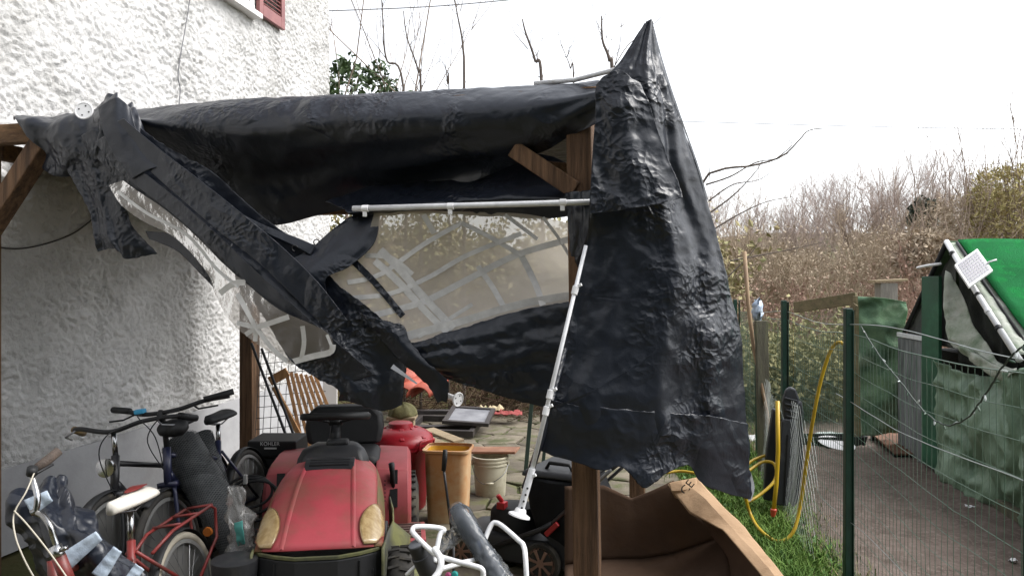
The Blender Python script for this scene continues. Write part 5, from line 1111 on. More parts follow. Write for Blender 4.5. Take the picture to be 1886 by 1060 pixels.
card('base_panel', [[(1040, 1040, 3.952), (1112, 1030, 3.952), (1180, 1028, 3.922), (1240, 1018, 3.862), (1338, 985, 3.702)], [(1040, 1120, 3.4), (1112, 1110, 3.4), (1190, 1100, 3.4), (1260, 1080, 3.4), (1345, 1045, 3.4)], [(1030, 1190, 2.95), (1120, 1190, 2.95), (1200, 1180, 2.95), (1280, 1160, 2.95), (1350, 1120, 3.1)]], m_card_shade)
card('side_panel', [[(1240, 884, 3.88), (1286, 936, 3.66), (1335, 968, 3.42), (1400, 1045, 3.1), (1450, 1105, 2.9)], [(1290, 950, 3.75), (1312, 985, 3.6), (1345, 1020, 3.4), (1385, 1080, 3.12), (1420, 1130, 2.95)], [(1338, 985, 3.7), (1340, 1015, 3.55), (1345, 1045, 3.4), (1350, 1090, 3.2), (1355, 1130, 3.05)]], m_card_shade)
fl = card('flap', [[(1230, 893, 3.84), (1270, 945, 3.6), (1330, 975, 3.36), (1395, 1050, 3.06), (1440, 1110, 2.86)], [(1262, 888, 3.82), (1300, 920, 3.6), (1350, 975, 3.35), (1415, 1045, 3.05), (1460, 1105, 2.85)], [(1284, 880, 3.82), (1318, 918, 3.62), (1372, 972, 3.38), (1432, 1048, 3.06), (1475, 1100, 2.86)]], m_card_lit, 40, 14, .006)
card('torn_flap', [[(1232, 890, 3.80), (1255, 885, 3.79), (1282, 880, 3.80)], [(1236, 903, 3.77), (1258, 902, 3.75), (1284, 896, 3.76)], [(1244, 915, 3.78), (1262, 922, 3.76), (1274, 920, 3.77)]], m_card_lit, 14, 10, .006)
text_mesh('lettering', 'CE', .062, frame(P(1266, 897, 3.735), (.62, 0, .78), (-.78, -.1, .62)), M('black_print', (.02, .02, .02)), cb)
# ------------------------------------------------------------ wire fence of the hen pen
m_gpost = M('green_steel', srgb('#1a3b30'), srgb('#143028'), sc=8, rough=.45, spec=.45, dirt=srgb('#3a4a3c'), dsc=5, dlim=(.58, .72))
m_gwire = M('green_wire', srgb('#3c5a48'), srgb('#58695c'), sc=6, rough=.5)
m_zinc = M('zinc_wire', srgb('#9aa09e'), srgb('#7f8684'), sc=6, rough=.45, metal=.4)
def FP(y, z, off=0): return Vector((fence_x(y) + off, y, z))
def FN(px, py, off=0):
    k = (px - CX) / F; y = (1.45 - .175 * 2.15 + off) / (k - .175); return P(px, py, y)
fen = thing('wire_fence', 'green wire mesh fence on green steel posts along the hen pen', 'fence', tuple(FP(3.92, 0)))
for y, zt in ((2.06, 1.5), (3.92, 1.495), (5.68, 1.507), (7.02, 1.475), (8.6, 1.47)):
    b = FP(y, 0, -.03); MB().bar(b, b + Vector((.012 * (y - 4.5) * -.5, 0, zt)), .036, .036, up=(0, 1, 0)).bar(b + Vector((.022, 0, 0)), b + Vector((.022, 0, zt - .01)), .006, .05, up=(0, 1, 0)).build('post', m_gpost, fen, world=True, bevel=.003)
rg = random.Random(11)
mb = MB()
zs_ = [.04 + .102 * k for k in range(14)]
def wob(y, z): return .018 * noise.noise(Vector((y * 1.3, z * 1.5, 4))) + .006 * noise.noise(Vector((y * 7, z * 7, 1)))
def zsag(y, z): return z - .03 * math.sin(math.pi * min(1, max(0, ((y - 2.06) % 1.85) / 1.85))) * (z > .4) + .012 * noise.noise(Vector((y * 2.1, z * 5, 9)))
for z in zs_:
    mb.tube([FP(y, zsag(y, z), wob(y, z)) for y in np.linspace(1.7, 8.6, 60)], .0016 if z < 1.3 else .0026, 4, cap=False)
yy = 1.7
while yy < 8.6:
    mb.tube([FP(yy + .006 * noise.noise(Vector((yy * 9, z, 0))), zsag(yy, z), wob(yy, z)) for z in zs_[::2] + [zs_[-1]]], .0012 + .0001 * max(0, yy - 4), 4, cap=False); yy += .052
mb.build('wire_mesh', m_gwire, fen, world=True, kind='stuff')
# white galvanised strands
mb = MB()
for za, zb, y0, y1 in ((1.42, 1.40, 1.7, 7), (1.06, 1.0, 1.7, 4.2), (.5, .36, 1.7, 4.6)):
    mb.tube([FP(y, za + (zb - za) * (y - y0) / (y1 - y0) + .018 * math.sin((y - y0) * 2.6 + za * 7), -.02 + .01 * noise.noise(Vector((y * 3, za, 0)))) for y in np.linspace(y0, y1, 50)], .0021, 4, cap=False)
mb.build('strand_wire', m_zinc, fen, world=True, kind='stuff')
# pale hexagonal netting tied along the lower half
mb = MB(); s_ = .065
for s in (-1, 1):
    for k in range(-14, 36):
        pts = []
        for q in range(0, 14):
            z = q * s_; y = 4.15 + k * s_ * 1.1 + s * q * s_ * 1.1 + (.008 if q % 2 else 0)
            top_ = .80 + .10 * math.sin(y * 4) + .25 * max(0, y - 5.4)
            if 4.3 < y < 6.4 and z < top_: pts.append(FP(y, z, -.07 + .04 * noise.noise(Vector((y * 2, z * 2, 0))) - .05 * (1 - z)))
        if len(pts) > 2: mb.tube(pts, .0006, 3, cap=False)
mb.build('chicken_netting', m_zinc, fen, world=True, kind='stuff')
# upside string of little lights sagging on the fence
m_ledw = M('led_cap', srgb('#c9d0cf'), rough=.3)
ls = thing('string_lights', 'dark string of little lights sagging in a V along the wire fence', 'string lights', tuple(FN(1770, 780)))
pts = [FN(px, py, -.03) for px, py in ((1585, 600), (1620, 655), (1660, 705), (1700, 755), (1740, 782), (1780, 770), (1815, 725), (1850, 670), (1886, 635), (1920, 600))]
sp = spline(pts, 90); MB().tube([p + Vector((0, 0, .006 * noise.noise(p * 40))) for p in sp], .003, 5).build('cord', M('dark_green_cord', srgb('#26352d'), rough=.6), ls, world=True)
for k in range(3, 88, 4):
    a = rg.uniform(0, 6.28); v = Vector((math.cos(a) * .5, -.5, math.sin(a))).normalized(); MB().tube([sp[k], sp[k] + v * .014, sp[k] + v * .02], [.0025, .0035, .001], 6).build('bulb', m_ledw if k % 8 == 3 else m_gwire, ls, world=True)
# rag on the far post
mb = MB(); c_ = FP(7.0, 1.43, -.04)
secs = [[c_ + Vector((math.cos(a) * .05 * math.sin(math.pi * (i + .6) / 10.2), math.sin(a) * .045 * math.sin(math.pi * (i + .6) / 10.2), .06 - .2 * i / 9)) * 1 + Vector((noise.noise(Vector((i, math.cos(a) * 2, math.sin(a) * 2))), 0, noise.noise(Vector((i + 5, math.cos(a) * 2, math.sin(a) * 2))))) * .06 for a in [2 * math.pi * k / 14 for k in range(14)]] for i in range(10)]
tag(mb.loft(secs).build('rag', M('blue_white_film', srgb('#b8c4d2'), srgb('#8a9db8'), sc=9, rough=.4), smooth='all'), 'pale blue plastic rag knotted on the far fence post', 'rag')
# board and stake beside the fence
m_gbd = M('weathered_board', srgb('#5d5a4b'), srgb('#4b483c'), sc=4, rough=.85, bump=.4, bsc=25, stretch=(6, 6, .8), dirt=srgb('#6a6d50'), dsc=3)
e = P(1436, 880, 6.0); tag(MB().bar(P(1402, 590, 6.35), Vector((e.x, 6.35, 0)), .11, .03, up=(.2, -1, 0)).build('board', m_gbd, bevel=.004), 'grey weathered board leaning on the far fence post', 'board')
tag(MB().tube([P(1371, 463, 6.5), P(1378, 560, 6.45), P(1388, 640, 6.4), P(1413, 760, 6.3), P(1425, 870, 6.3)], [.018, .018, .016, .014, .014], 8).build('stake', M('pale_stake', srgb('#9a8266'), srgb('#86705a'), sc=6, rough=.8), smooth='all'), 'tall thin pale wooden stake rising left of the far fence post', 'stake')
# ------------------------------------------------------------ yellow hose and lance
m_yel = M('yellow_hose', srgb('#b89a20'), srgb('#a5861a'), sc=6, rough=.4, spec=.5, dirt=srgb('#7d6a2a'), dsc=6, dlim=(.55, .7))
m_yel2 = M('yellow_lance', srgb('#c2a022'), rough=.38)
hz_ = thing('garden_hose', 'yellow garden hose looping over the wire fence and coiled on the grass', 'hose', tuple(G(1430, 995)))
MB().tube(spline([P(1370, 905, 4.9), P(1382, 945, 4.9), P(1400, 975, 4.7), P(1432, 996, 4.6), P(1460, 980, 4.6), P(1474, 930, 4.65), P(1484, 860, 4.6), P(1496, 780, 4.52), P(1512, 700, 4.5), P(1530, 645, 4.48), P(1546, 630, 4.45), P(1560, 645, 4.4), P(1566, 690, 4.4), P(1570, 740, 4.42)], 120), .0105, 8).build('hose', m_yel, hz_, world=True, smooth='all')
MB().tube(spline([P(1360, 880, 5.1), P(1385, 862, 5.2), P(1405, 850, 5.25), P(1424, 852, 5.2), P(1430, 868, 5.15), P(1424, 888, 5.1), P(1400, 910, 5.05), P(1376, 925, 5.0)], 50), .0105, 8).tube(spline([P(1365, 868, 5.15), P(1385, 848, 5.3), P(1410, 838, 5.35)], 20), .0105, 8).tube(spline([P(1228, 870, 5.6), P(1255, 867, 5.6), P(1290, 872, 5.5), P(1350, 880, 5.3)], 20), .0105, 8).build('hose', m_yel, hz_, world=True, smooth='all')
ln = thing('lance', 'straight bright yellow watering lance with orange tip leaning on the black garden chairs', 'lance', tuple(P(1424, 945, 4.95)))
MB().tube([P(1432, 738, 4.95), P(1433, 830, 4.93), P(1430, 890, 4.92), P(1425, 938, 4.9)], .0135, 10).build('tube', m_yel2, ln, world=True, smooth='all')
q = P(1425, 936, 4.9); MB().lathe(q, P(1423, 955, 4.9) - q, [(.016, 0), (.021, .004), (.021, .018), (.016, .02), (.018, .03), (.012, .05), (.008, .052)], 14).build('tip', M('orange_red_plastic', srgb('#b8452e'), rough=.4), ln, world=True, smooth=40)
# ------------------------------------------------------------ black moulded chairs stacked on end
m_chair = M('grey_black_resin', srgb('#26292e'), srgb('#303338'), sc=5, rough=.5, spec=.4, bump=.05, bsc=60, dirt=srgb('#4a4c4e'), dsc=4, dlim=(.58, .75))
ch = thing('folded_lounger', 'dark grey plastic garden lounger folded and stood on end against the fence', 'lounger', tuple(G(1440, 935)))
def slab(n, poly, d0, th, bev=.012): return MB().prism([P(x, y, d0) for x, y in poly], (0.01, th, 0)).build(n, m_chair, ch, world=True, bevel=bev)
bk = slab('seat_shell', [(1428, 930), (1432, 860), (1440, 775), (1446, 770), (1464, 772), (1470, 800), (1464, 870), (1452, 932)], 5.15, .05)
s2_ = slab('back_shell', [(1444, 772), (1441, 740), (1447, 718), (1456, 712), (1466, 716), (1472, 732), (1470, 772)], 5.16, .05)
for k in range(4): child(MB().bar(P(1445 + k, 732 + 11 * k, 5.155), P(1468 + .5 * k, 738 + 11 * k, 5.155), .012, .012, up=(0, -1, 0)), 'rib', m_chair, s2_, bevel=.003)
slab('side_shell', [(1462, 935), (1470, 850), (1474, 765), (1470, 745), (1478, 738), (1481, 760), (1480, 850), (1470, 925)], 5.2, .12)
slab('rear_shell', [(1406, 920), (1412, 830), (1424, 752), (1440, 756), (1438, 850), (1430, 925)], 5.3, .06)
child(MB().bar(P(1451, 800, 5.148), P(1444, 925, 5.148), .006, .01, up=(0, -1, 0)), 'groove', m_dk, bk)
for k in range(5): MB().bar(P(1434, 770 + 22 * k, 5.2), P(1446, 776 + 22 * k, 5.17), .014, .014, up=(0, -1, 0)).build('rib', m_chair, ch, world=True, bevel=.003)

# ------------------------------------------------------------ back of the pen
m_rail = M('grey_rail', srgb('#7a6d52'), srgb('#665b45'), sc=4, rough=.85, bump=.3, bsc=25, stretch=(1, 5, 5), dirt=srgb('#59583c'), dsc=3)
m_netg = M('green_shade_net', srgb('#6c8669'), srgb('#56705a'), sc=5, rough=.85, spec=.15, bump=.4, bsc=50, dirt=srgb('#97a890'), dsc=4, dlim=(.52, .7))
bf = thing('pen_back_fence', 'wooden rail and green shade netting closing the back of the hen pen', 'fence', tuple(P(1540, 800, 7.9)))
MB().bar(P(1464, 566, 8.4), P(1578, 549, 7.7), .04, .12).build('rail', m_rail, bf, world=True, bevel=.004)
a = P(1578, 550, 7.66); MB().bar(Vector((a.x, a.y, 0)), a + Vector((0, 0, .03)), .06, .06, up=(0, 1, 0)).build('post', m_rail, bf, world=True, bevel=.004)
MB().bar(P(1562, 578, 7.66), P(1576, 560, 7.62), .05, .05).build('brace', m_rail, bf, world=True, bevel=.004)
g_ = rowsheet([[(1580, 546, 7.6), (1625, 548, 7.5), (1670, 556, 7.45)], [(1582, 585, 7.6), (1625, 590, 7.5), (1668, 590, 7.45)], [(1584, 690, 7.6), (1622, 690, 7.5), (1662, 690, 7.45)], [(1586, 800, 7.6), (1620, 800, 7.55), (1660, 800, 7.5)]], 40, 50, .05, 4, ((.03, .6, 2.2, .1),), 9)
MB().grid(g_).build('shade_net', m_netg, bf, world=True, smooth='all', solid=.003)
mb = MB()
for k in range(70):
    y_ = 7.7 + .7 * k / 69; a = P(1464 + 114 * (1 - k / 69), 560, 8.4 - .7 * (1 - k / 69)); mb.tube([Vector((a.x, a.y, 1.4)), Vector((a.x, a.y, 0))], .0015, 3, cap=False)
for k in range(13): mb.tube([Vector((P(1464, 560, 8.4).x, 8.4, .1 + .1 * k)), Vector((P(1578, 560, 7.7).x, 7.7, .1 + .1 * k))], .0015, 3, cap=False)
mb.build('wire_mesh', m_gwire, bf, world=True, kind='stuff')
nb = thing('capped_post', 'pale wooden post with a flat board cap behind the pen', 'post', tuple(P(1632, 700, 9.3)))
a = P(1632, 521, 9.3); MB().box((a.x, a.y, a.z / 2), (.21, .16, a.z)).build('post', M('pale_old_wood', srgb('#86807a'), srgb('#6f6a64'), sc=5, rough=.85, stretch=(8, 8, 1)), nb, world=True, bevel=.005)
MB().bar(P(1605, 518, 9.3), P(1665, 515, 9.3), .2, .03).build('cap', m_pale, nb, world=True, bevel=.004)
# pallet, trough, lid, feeder
pl = thing('duckboard', 'small brown slatted duckboard lying on the mud in the pen', 'duckboard', tuple(G(1650, 845)))
c0, c1, c2 = G(1607, 812) + Vector((0, 0, .09)), G(1660, 812) + Vector((0, 0, .09)), G(1655, 850) + Vector((0, 0, .07))
m_pal = M('brown_slats', srgb('#6d4a36'), srgb('#573b2c'), sc=5, rough=.8, bump=.3, bsc=30, dirt=srgb('#7d6450'), dsc=4)
for k in range(7):
    f = k / 6; a = c0.lerp(c1, f); b = a + (c2 - c0) * 1.0; MB().bar(a, b, .055, .018, up=(0, 0, 1)).build('slat', m_pal, pl, world=True, bevel=.002)
for f in (.08, .92): 
    a = c0.lerp(c2, f); MB().bar(a - Vector((.03, 0, .045)), a + (c1 - c0) * 1.05 - Vector((0, 0, .045)), .05, .06).build('bearer', m_dk, pl, world=True)
o = MB().loft([[G(1530, 822) + Vector((x * f, y * f, z)) for x, y in ((-.4, -.1), (.35, -.05), (.4, .12), (-.35, .12))] for z, f in ((0, .92), (.11, 1), (.112, .9), (.03, .85))]).build('trough', m_dk, bevel=.006); tag(o, 'low black plastic trough at the far end of the pen', 'trough')
o = MB().lathe(G(1540, 826) + Vector((0, 0, .05)), (.1, -.2, 1), [(0, 0), (.17, 0), (.18, .01), (.16, .02), (0, .022)], 24).build('round_tray', m_clip, smooth=40); tag(o, 'round white tray lying flat on the mud in front of the trough', 'tray')
o = MB().grid(rowsheet([[(1488, 800, 8.0), (1530, 795, 8.1), (1575, 800, 8.0)], [(1490, 815, 7.8), (1530, 808, 7.8), (1570, 812, 7.7)]], 20, 6, .02, 8)).build('pale_sheet', M('pale_grey_sheet', srgb('#b9c2c0'), srgb('#8f9c98'), sc=8, rough=.5), smooth='all', solid=.004); tag(o, 'pale crumpled plastic sheet over the black trough', 'sheet')
fd = thing('feeder', 'small orange bird drinker with yellow cap hanging by the near fence post', 'feeder', tuple(P(1566, 795, 5.4)))
for y0, y1 in ((766, 776), (784, 796)):
    a, b = P(1566, y0, 5.4), P(1566, y1, 5.4); MB().lathe(b, (0, 0, 1), [(.024, 0), (.026, .004), (.022, a.z - b.z), (0, a.z - b.z + .002)], 14).build('cup', M('orange_plastic', srgb('#b8532e'), rough=.4), fd, world=True, smooth=40)
MB().lathe(P(1566, 762, 5.4), (0, 0, 1), [(.012, 0), (.016, .006), (.01, .02), (0, .024)], 12).build('cap', m_yel2, fd, world=True, smooth=40)
MB().tube([P(1566, 740, 5.4), P(1566, 800, 5.4)], .004, 6).build('rod', m_zinc, fd, world=True)
for k, (px, py, lab) in enumerate(((1788, 940, 'small white plastic scrap on the mud by the green sheet'), (1866, 1040, 'white feather lying on the mud at the lower right'), (1388, 815, 'white paper scrap in the grass beside the grey board'))):
    c_ = G(px, py) + Vector((0, 0, .03)); w_ = (.06, .04, .1)[k]
    tag(MB().grid([[c_ + Vector(((j / 5 - .5) * w_, (i / 4 - .5) * w_ * .8, .03 * noise.noise(Vector((i * .9, j * .9, k * 5))) + (.05 * i / 4 if k == 2 else 0))) for j in range(6)] for i in range(5)]).build('scrap', m_clip, smooth='all', solid=.002), lab, 'scrap')

# ------------------------------------------------------------ hen house
A3 = Vector((3.62, 6.3, 1.965)); ER = Vector((3.46, 5.2, 1.14)); EL = Vector((3.82, 7.4, 1.22)); RD = Vector((.987, -.16, 0))
cp = thing('hen_house', 'A-frame hen house with bright green artificial grass roof and green plastic walls', 'hen house', tuple(Vector((3.6, 6.3, 0))))
def CB(mb, n, m_, **k): return mb.build(n, m_, cp, world=True, **k)
m_turf = M('artificial_turf', srgb('#247543'), srgb('#1c6538'), sc=3, rough=.95, spec=.1, bump=.9, bsc=160, dirt=srgb('#1f8a44'), dsc=6)
rows = []
for i in range(26):
    v = i / 25; row = []
    for j in range(40):
        u = j / 39; o0 = .07 + .05 * v
        p = A3.lerp(ER + Vector((0, -.16, -.10)), v) + RD * (o0 + (2.8 - o0) * u) + Vector((0, 0, .03 + .012 * noise.noise(Vector((u * 6, v * 5, 0)))))
        row.append(p)
    rows.append(row)
CB(MB().grid(rows), 'turf_roof', m_turf, smooth='all', solid=.014)
m_wcl = M('white_weathered_cloth', srgb('#b4b7ae'), srgb('#8f9a88'), sc=6, rough=.8, bump=.4, bsc=40, dirt=srgb('#6c7d66'), dsc=5, dlim=(.5, .66))
rows = [[A3.lerp(ER, v) + RD * (.0 + (.11 + .10 * v) * u) + Vector((0, 0, .008 + .03 * noise.noise(Vector((u * 3, v * 14, 2))) * v)) for u in (0, .25, .5, .75, 1)] for v in [k / 30 for k in range(31)]]
CB(MB().grid(rows), 'roof_lining', m_wcl, smooth='all', solid=.006)
CB(MB().grid([[A3 + Vector((0, .02, .02)) + RD * 2.8 * u, EL + RD * 2.8 * u] for u in (0, .5, 1)]), 'rear_roof', m_netg, solid=.01)
CB(MB().tube([A3 + Vector((-.02, 0, .02)), A3.lerp(ER, .5) + Vector((-.03, 0, .02)), ER + Vector((-.02, -.05, -.03))], .021, 10), 'frame_pipe', m_wt, smooth='all')
CB(MB().tube([A3 + Vector((.05, -.03, .01)), ER + Vector((.09, -.05, -.02))], .012, 8), 'frame_pipe', m_dk, smooth='all')
CB(MB().tube([A3 + Vector((-.02, 0, .01)), EL + Vector((0, 0, -.05))], .02, 8), 'frame_pole', m_dk, smooth='all')
for f in (.12, .25, .38, .52, .66, .8):
    q = A3.lerp(ER, f) + Vector((-.028, 0, .018)); t_ = (ER - A3).normalized(); CB(MB().tube([q, q + t_ * .03], .0245, 10), 'binding', m_dk if f not in (.66,) else m_wt, smooth=40)
def GP(t, z, off=0): return Vector((ER.x + (EL.x - ER.x) * t - off, ER.y + (EL.y - ER.y) * t, z))
def gsheet(n, m_, t0, t1, z0f, z1f, off, amp, nu=40, nv=40, fr=5, seed=0, fold=0, solid=.004):
    rows = []
    for i in range(nv):
        v = i / (nv - 1); row = []
        for j in range(nu):
            t = t0 + (t1 - t0) * j / (nu - 1); z = z0f(t) + (z1f(t) - z0f(t)) * v; p = GP(t, z, off)
            o_ = amp * (1.4 * (.3 - abs(noise.noise(p * fr + Vector((seed, 0, 0))))) + noise.noise(p * fr * .5)) + fold * math.sin(t * 60 + 4 * noise.noise(p * 2)) ; row.append(p - Vector((o_, 0, 0)))
        rows.append(row)
    return CB(MB().grid(rows), n, m_, smooth='all', solid=solid)
m_gsh = M('green_plastic_sheet', srgb('#748c76'), srgb('#567058'), sc=3, rough=.45, spec=.5, bump=.8, bsc=14, dirt=srgb('#8fa38c'), dsc=2, dlim=(.45, .8), stretch=(1, 1, .35))
gsheet('plastic_wall', m_gsh, -.75, .56, lambda t: .02, lambda t: 1.03 - .1 * math.sin(t * 5), .05, .09, 110, 50, 5, 3, .016)
m_gboard = M('green_board', srgb('#1e5138'), srgb('#19452f'), sc=3, rough=.6, bump=.1, bsc=30, dirt=srgb('#2f6a4a'), dsc=2)
CB(MB().bar(GP(.62, .06, .06), GP(.62, 1.70, .06), .03, .27, up=(0, 1, 0)), 'green_board', m_gboard, bevel=.004)
CB(MB().tube([GP(.72, 1.78, .1), GP(.6, 1.79, .12), GP(.5, 1.8, .09)], .012, 8), 'hanging_rod', m_wt, smooth='all')
m_dboard = M('grey_door_board', srgb('#7b7e80'), srgb('#66696a'), sc=4, rough=.75, bump=.15, bsc=25, stretch=(6, 6, .7), dirt=srgb('#3c4640'), dsc=3)
for k in range(4): CB(MB().bar(GP(.73 + .078 * k, .03, .04), GP(.73 + .078 * k, 1.12, .04), .02, .165, up=(0, 1, 0)), 'door_plank', m_dboard, bevel=.003)
CB(MB().bar(GP(.70, 1.15, .06), GP(1.0, 1.15, .06), .03, .04), 'lintel', m_wt, bevel=.003)
m_bnet = M('black_net', srgb('#22251f'), srgb('#1a1d1b'), sc=20, rough=.8, spec=.2, bump=.5, bsc=120)
apz = lambda t: (ER.z + (A3.z - ER.z) * t / .5) if t < .5 else (A3.z + (EL.z - A3.z) * (t - .5) / .5)
gsheet('black_net', m_bnet, .05, .5, lambda t: .98, lambda t: apz(t) - .03, -.05, .03, 30, 30, 4, 7, .012)
gsheet('black_net', M('grey_net', srgb('#4a4c47'), srgb('#3a3c39'), sc=12, rough=.85, bump=.4, bsc=80), .5, .99, lambda t: 1.1, lambda t: apz(t) - .03, -.03, .02, 30, 30, 4, 8, .006)
# pale cloth strip hanging inside the gable
st_ = rowsheet([[(1742, 498, 6.15), (1750, 503, 6.12), (1756, 512, 6.1)], [(1742, 545, 6.12), (1752, 545, 6.08), (1778, 556, 6.0)], [(1744, 590, 6.08), (1758, 590, 6.0), (1796, 606, 5.85)], [(1752, 630, 6.0), (1775, 628, 5.85), (1822, 638, 5.62)], [(1790, 665, 5.7), (1818, 662, 5.5), (1845, 676, 5.35)], [(1850, 705, 5.25), (1868, 690, 5.15), (1884, 685, 5.08)]], 16, 70, .03, 5, ((.02, .8, .5, 0),), 4)
CB(MB().grid(st_), 'cloth_strip', m_wcl, smooth='all', solid=.005)
CB(MB().bar(GP(-.7, .05, .02), GP(.6, .05, .02), .06, .10), 'sill_board', m_gbd, bevel=.004)
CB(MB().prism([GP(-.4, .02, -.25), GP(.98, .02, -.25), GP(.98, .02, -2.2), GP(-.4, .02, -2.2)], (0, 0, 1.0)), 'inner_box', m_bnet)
# solar panel on the roof edge
spn = thing('solar_panel', 'small tilted solar panel with white frame clipped to the green roof edge', 'solar panel', tuple(P(1792, 490, 5.75)))
c1_, c2_, c3_, c4_ = P(1758, 487, 5.83), P(1800, 457, 5.95), P(1829, 497, 5.72), P(1785, 528, 5.6)
nn = (c2_ - c1_).cross(c4_ - c1_).normalized()
if nn.y > 0: nn = -nn
MB().prism([c1_, c2_, c3_, c4_], -nn * .02).build('panel', m_whitepaint, spn, world=True, bevel=.003)
m_cell = M('solar_cell', srgb('#363a52'), srgb('#2c3048'), sc=20, rough=.25, spec=.5)
for i in range(8):
    for j in range(8):
        def bi(u, v): return c1_.lerp(c2_, u).lerp(c4_.lerp(c3_, u), v) + nn * .002
        u0, u1, v0, v1 = .07 + .1075 * i + .01, .07 + .1075 * (i + 1) - .01, .07 + .1075 * j + .01, .07 + .1075 * (j + 1) - .01
        MB().prism([bi(u0, v0), bi(u1, v0), bi(u1, v1), bi(u0, v1)], nn * .002).build('cell', m_cell, spn, world=True)
MB().tube([P(1800, 500, 5.8), P(1822, 482, 5.78), P(1836, 478, 5.76)], .008, 6).build('bracket', m_wt, spn, world=True, smooth='all')
# ------------------------------------------------------------ plants
def branch(mb, p, d, L, r, depth, rgn, spread=.6, n=4, up=.1, bend=.12, leaves=None, lr=.0):
    d = d.normalized(); pts = [p]; q = p.copy(); dd = d.copy(); k = 4
    for i in range(k):
        dd = (dd + Vector((rgn.gauss(0, bend), rgn.gauss(0, bend), rgn.gauss(0, bend) + up * .3))).normalized(); q = q + dd * L / k; pts.append(q.copy())
    mb.tube(pts, [max(r * (1 - .75 * i / k), .0012) for i in range(k + 1)], 4 if r > .012 else 3, cap=False)
    if leaves is not None and depth <= 1:
        for t in pts[1:]:
            if rgn.random() < lr: leaves.append((t + Vector((rgn.gauss(0, .03), rgn.gauss(0, .03), rgn.gauss(0, .03))), dd))
    if depth <= 0: return
    for i in range(n):
        t = rgn.uniform(.3, 1); j = min(int(t * k), k - 1); b = pts[j].lerp(pts[j + 1], t * k - j)
        nd = dd + Vector((rgn.gauss(0, spread), rgn.gauss(0, spread), rgn.gauss(0, spread) + up))
        branch(mb, b, nd, L * rgn.uniform(.45, .75), r * .5, depth - 1, rgn, spread, n, up, bend, leaves, lr)
def leafmesh(leaves, L, w, rgn, droop=.3):
    mb = MB()
    for p, d in leaves:
        a = Vector((rgn.gauss(0, 1), rgn.gauss(0, 1), rgn.gauss(0, 1) - droop)).normalized(); s = a.cross(Vector((rgn.gauss(0, 1), rgn.gauss(0, 1), rgn.gauss(0, 1)))).normalized(); n = a.cross(s); l = L * rgn.uniform(.6, 1.3)
        mb.add([p, p + a * l * .5 + s * w * l - n * .1 * l, p + a * l, p + a * l * .5 - s * w * l - n * .1 * l], [(0, 1, 2), (0, 2, 3)])
    return mb
m_bark1 = M('grey_brown_bark', srgb('#948478'), srgb('#7d7066'), sc=3, rough=.9, spec=.1)  # bark and dead-leaf tones paled, distance haze put into the colour
m_bark2 = M('pale_twig_bark', srgb('#ab9c8a'), srgb('#948672'), sc=3, rough=.9, spec=.1)
m_bark3 = M('russet_bramble', srgb('#a08377'), srgb('#8a6e62'), sc=3, rough=.9, spec=.1)
m_bark4 = M('olive_stem', srgb('#6f6a45'), srgb('#5d5638'), sc=3, rough=.9, spec=.1)
m_dead = M('dead_leaf', srgb('#9e9080'), srgb('#b5a692'), sc=7, rough=.9, spec=.1)
m_dead2 = M('straw_leaf', srgb('#b0a27a'), srgb('#97905f'), sc=6, rough=.9, spec=.1)
m_ever = M('evergreen_leaf', srgb('#33442a'), srgb('#465a34'), sc=6, rough=.55, spec=.35)
m_moss = M('yellow_green_leaf', srgb('#8a8860'), srgb('#a39c74'), sc=6, rough=.8, spec=.2)
def base_z(x, y): return hgt(x, y)
# individual leafless trees on the bank
def tree(name, lab, px, d, h, seed, bark, depth=4, n=5, spread=.55, r=.05, lr=0, lm=None, trunk_h=.35, ll=.06, grp=None):
    rgn = random.Random(seed); x = (px - CX) / F * d; b = Vector((x, d, base_z(x, d)))
    t = thing(name, lab, 'tree', tuple(b), group=grp); tb = MB(); h = max(1, (EYE - (h - CY) / F * d - b.z)) / 1.5; top = b + Vector((rgn.gauss(0, .1), rgn.gauss(0, .1), h * trunk_h))
    tb.tube([b, b.lerp(top, .5) + Vector((rgn.gauss(0, .05), 0, 0)), top], [r * 1.3, r * 1.1, r], 8); tb.build('trunk', bark, t, world=True, smooth='all')
    cm = MB(); lv = []
    for i in range(5):
        a = rgn.uniform(0, 6.28); branch(cm, top - Vector((0, 0, rgn.uniform(0, h * trunk_h * .5))), Vector((math.cos(a) * .5, math.sin(a) * .5, 1)), h * rgn.uniform(.4, .6), r * .7, depth - 1, rgn, spread, n, .25, .1, lv, lr)
    cm.build('crown', bark, t, world=True)
    if lv: leafmesh(lv, ll, .35, rgn).build('foliage', lm, t, world=True)
tree('bare_tree', 'leafless grey tree immediately right of the hanging black sheet', 1350, 17, 335, 1, m_bark2, 5, 4)
tree('bare_tree', 'leafless brown tree with wide twiggy crown left of the dark ivy ball', 1560, 22, 330, 2, m_bark1, 5, 4)
tree('bare_tree', 'leafless tree with pinkish twigs above the middle of the thicket', 1640, 26, 310, 3, m_bark1, 5, 4)
tree('bare_tree', 'leafless tree rising behind the hen house roof ridge', 1760, 24, 300, 4, m_bark2, 5, 4)
tree('bare_tree', 'tall leafless tree at the right edge with a few straw leaves', 1880, 18, 250, 5, m_bark1, 5, 4, lr=.25, lm=m_dead2)
tree('bare_tree', 'short leafless tree between the stake and the thicket', 1430, 20, 385, 6, m_bark1, 5, 4)
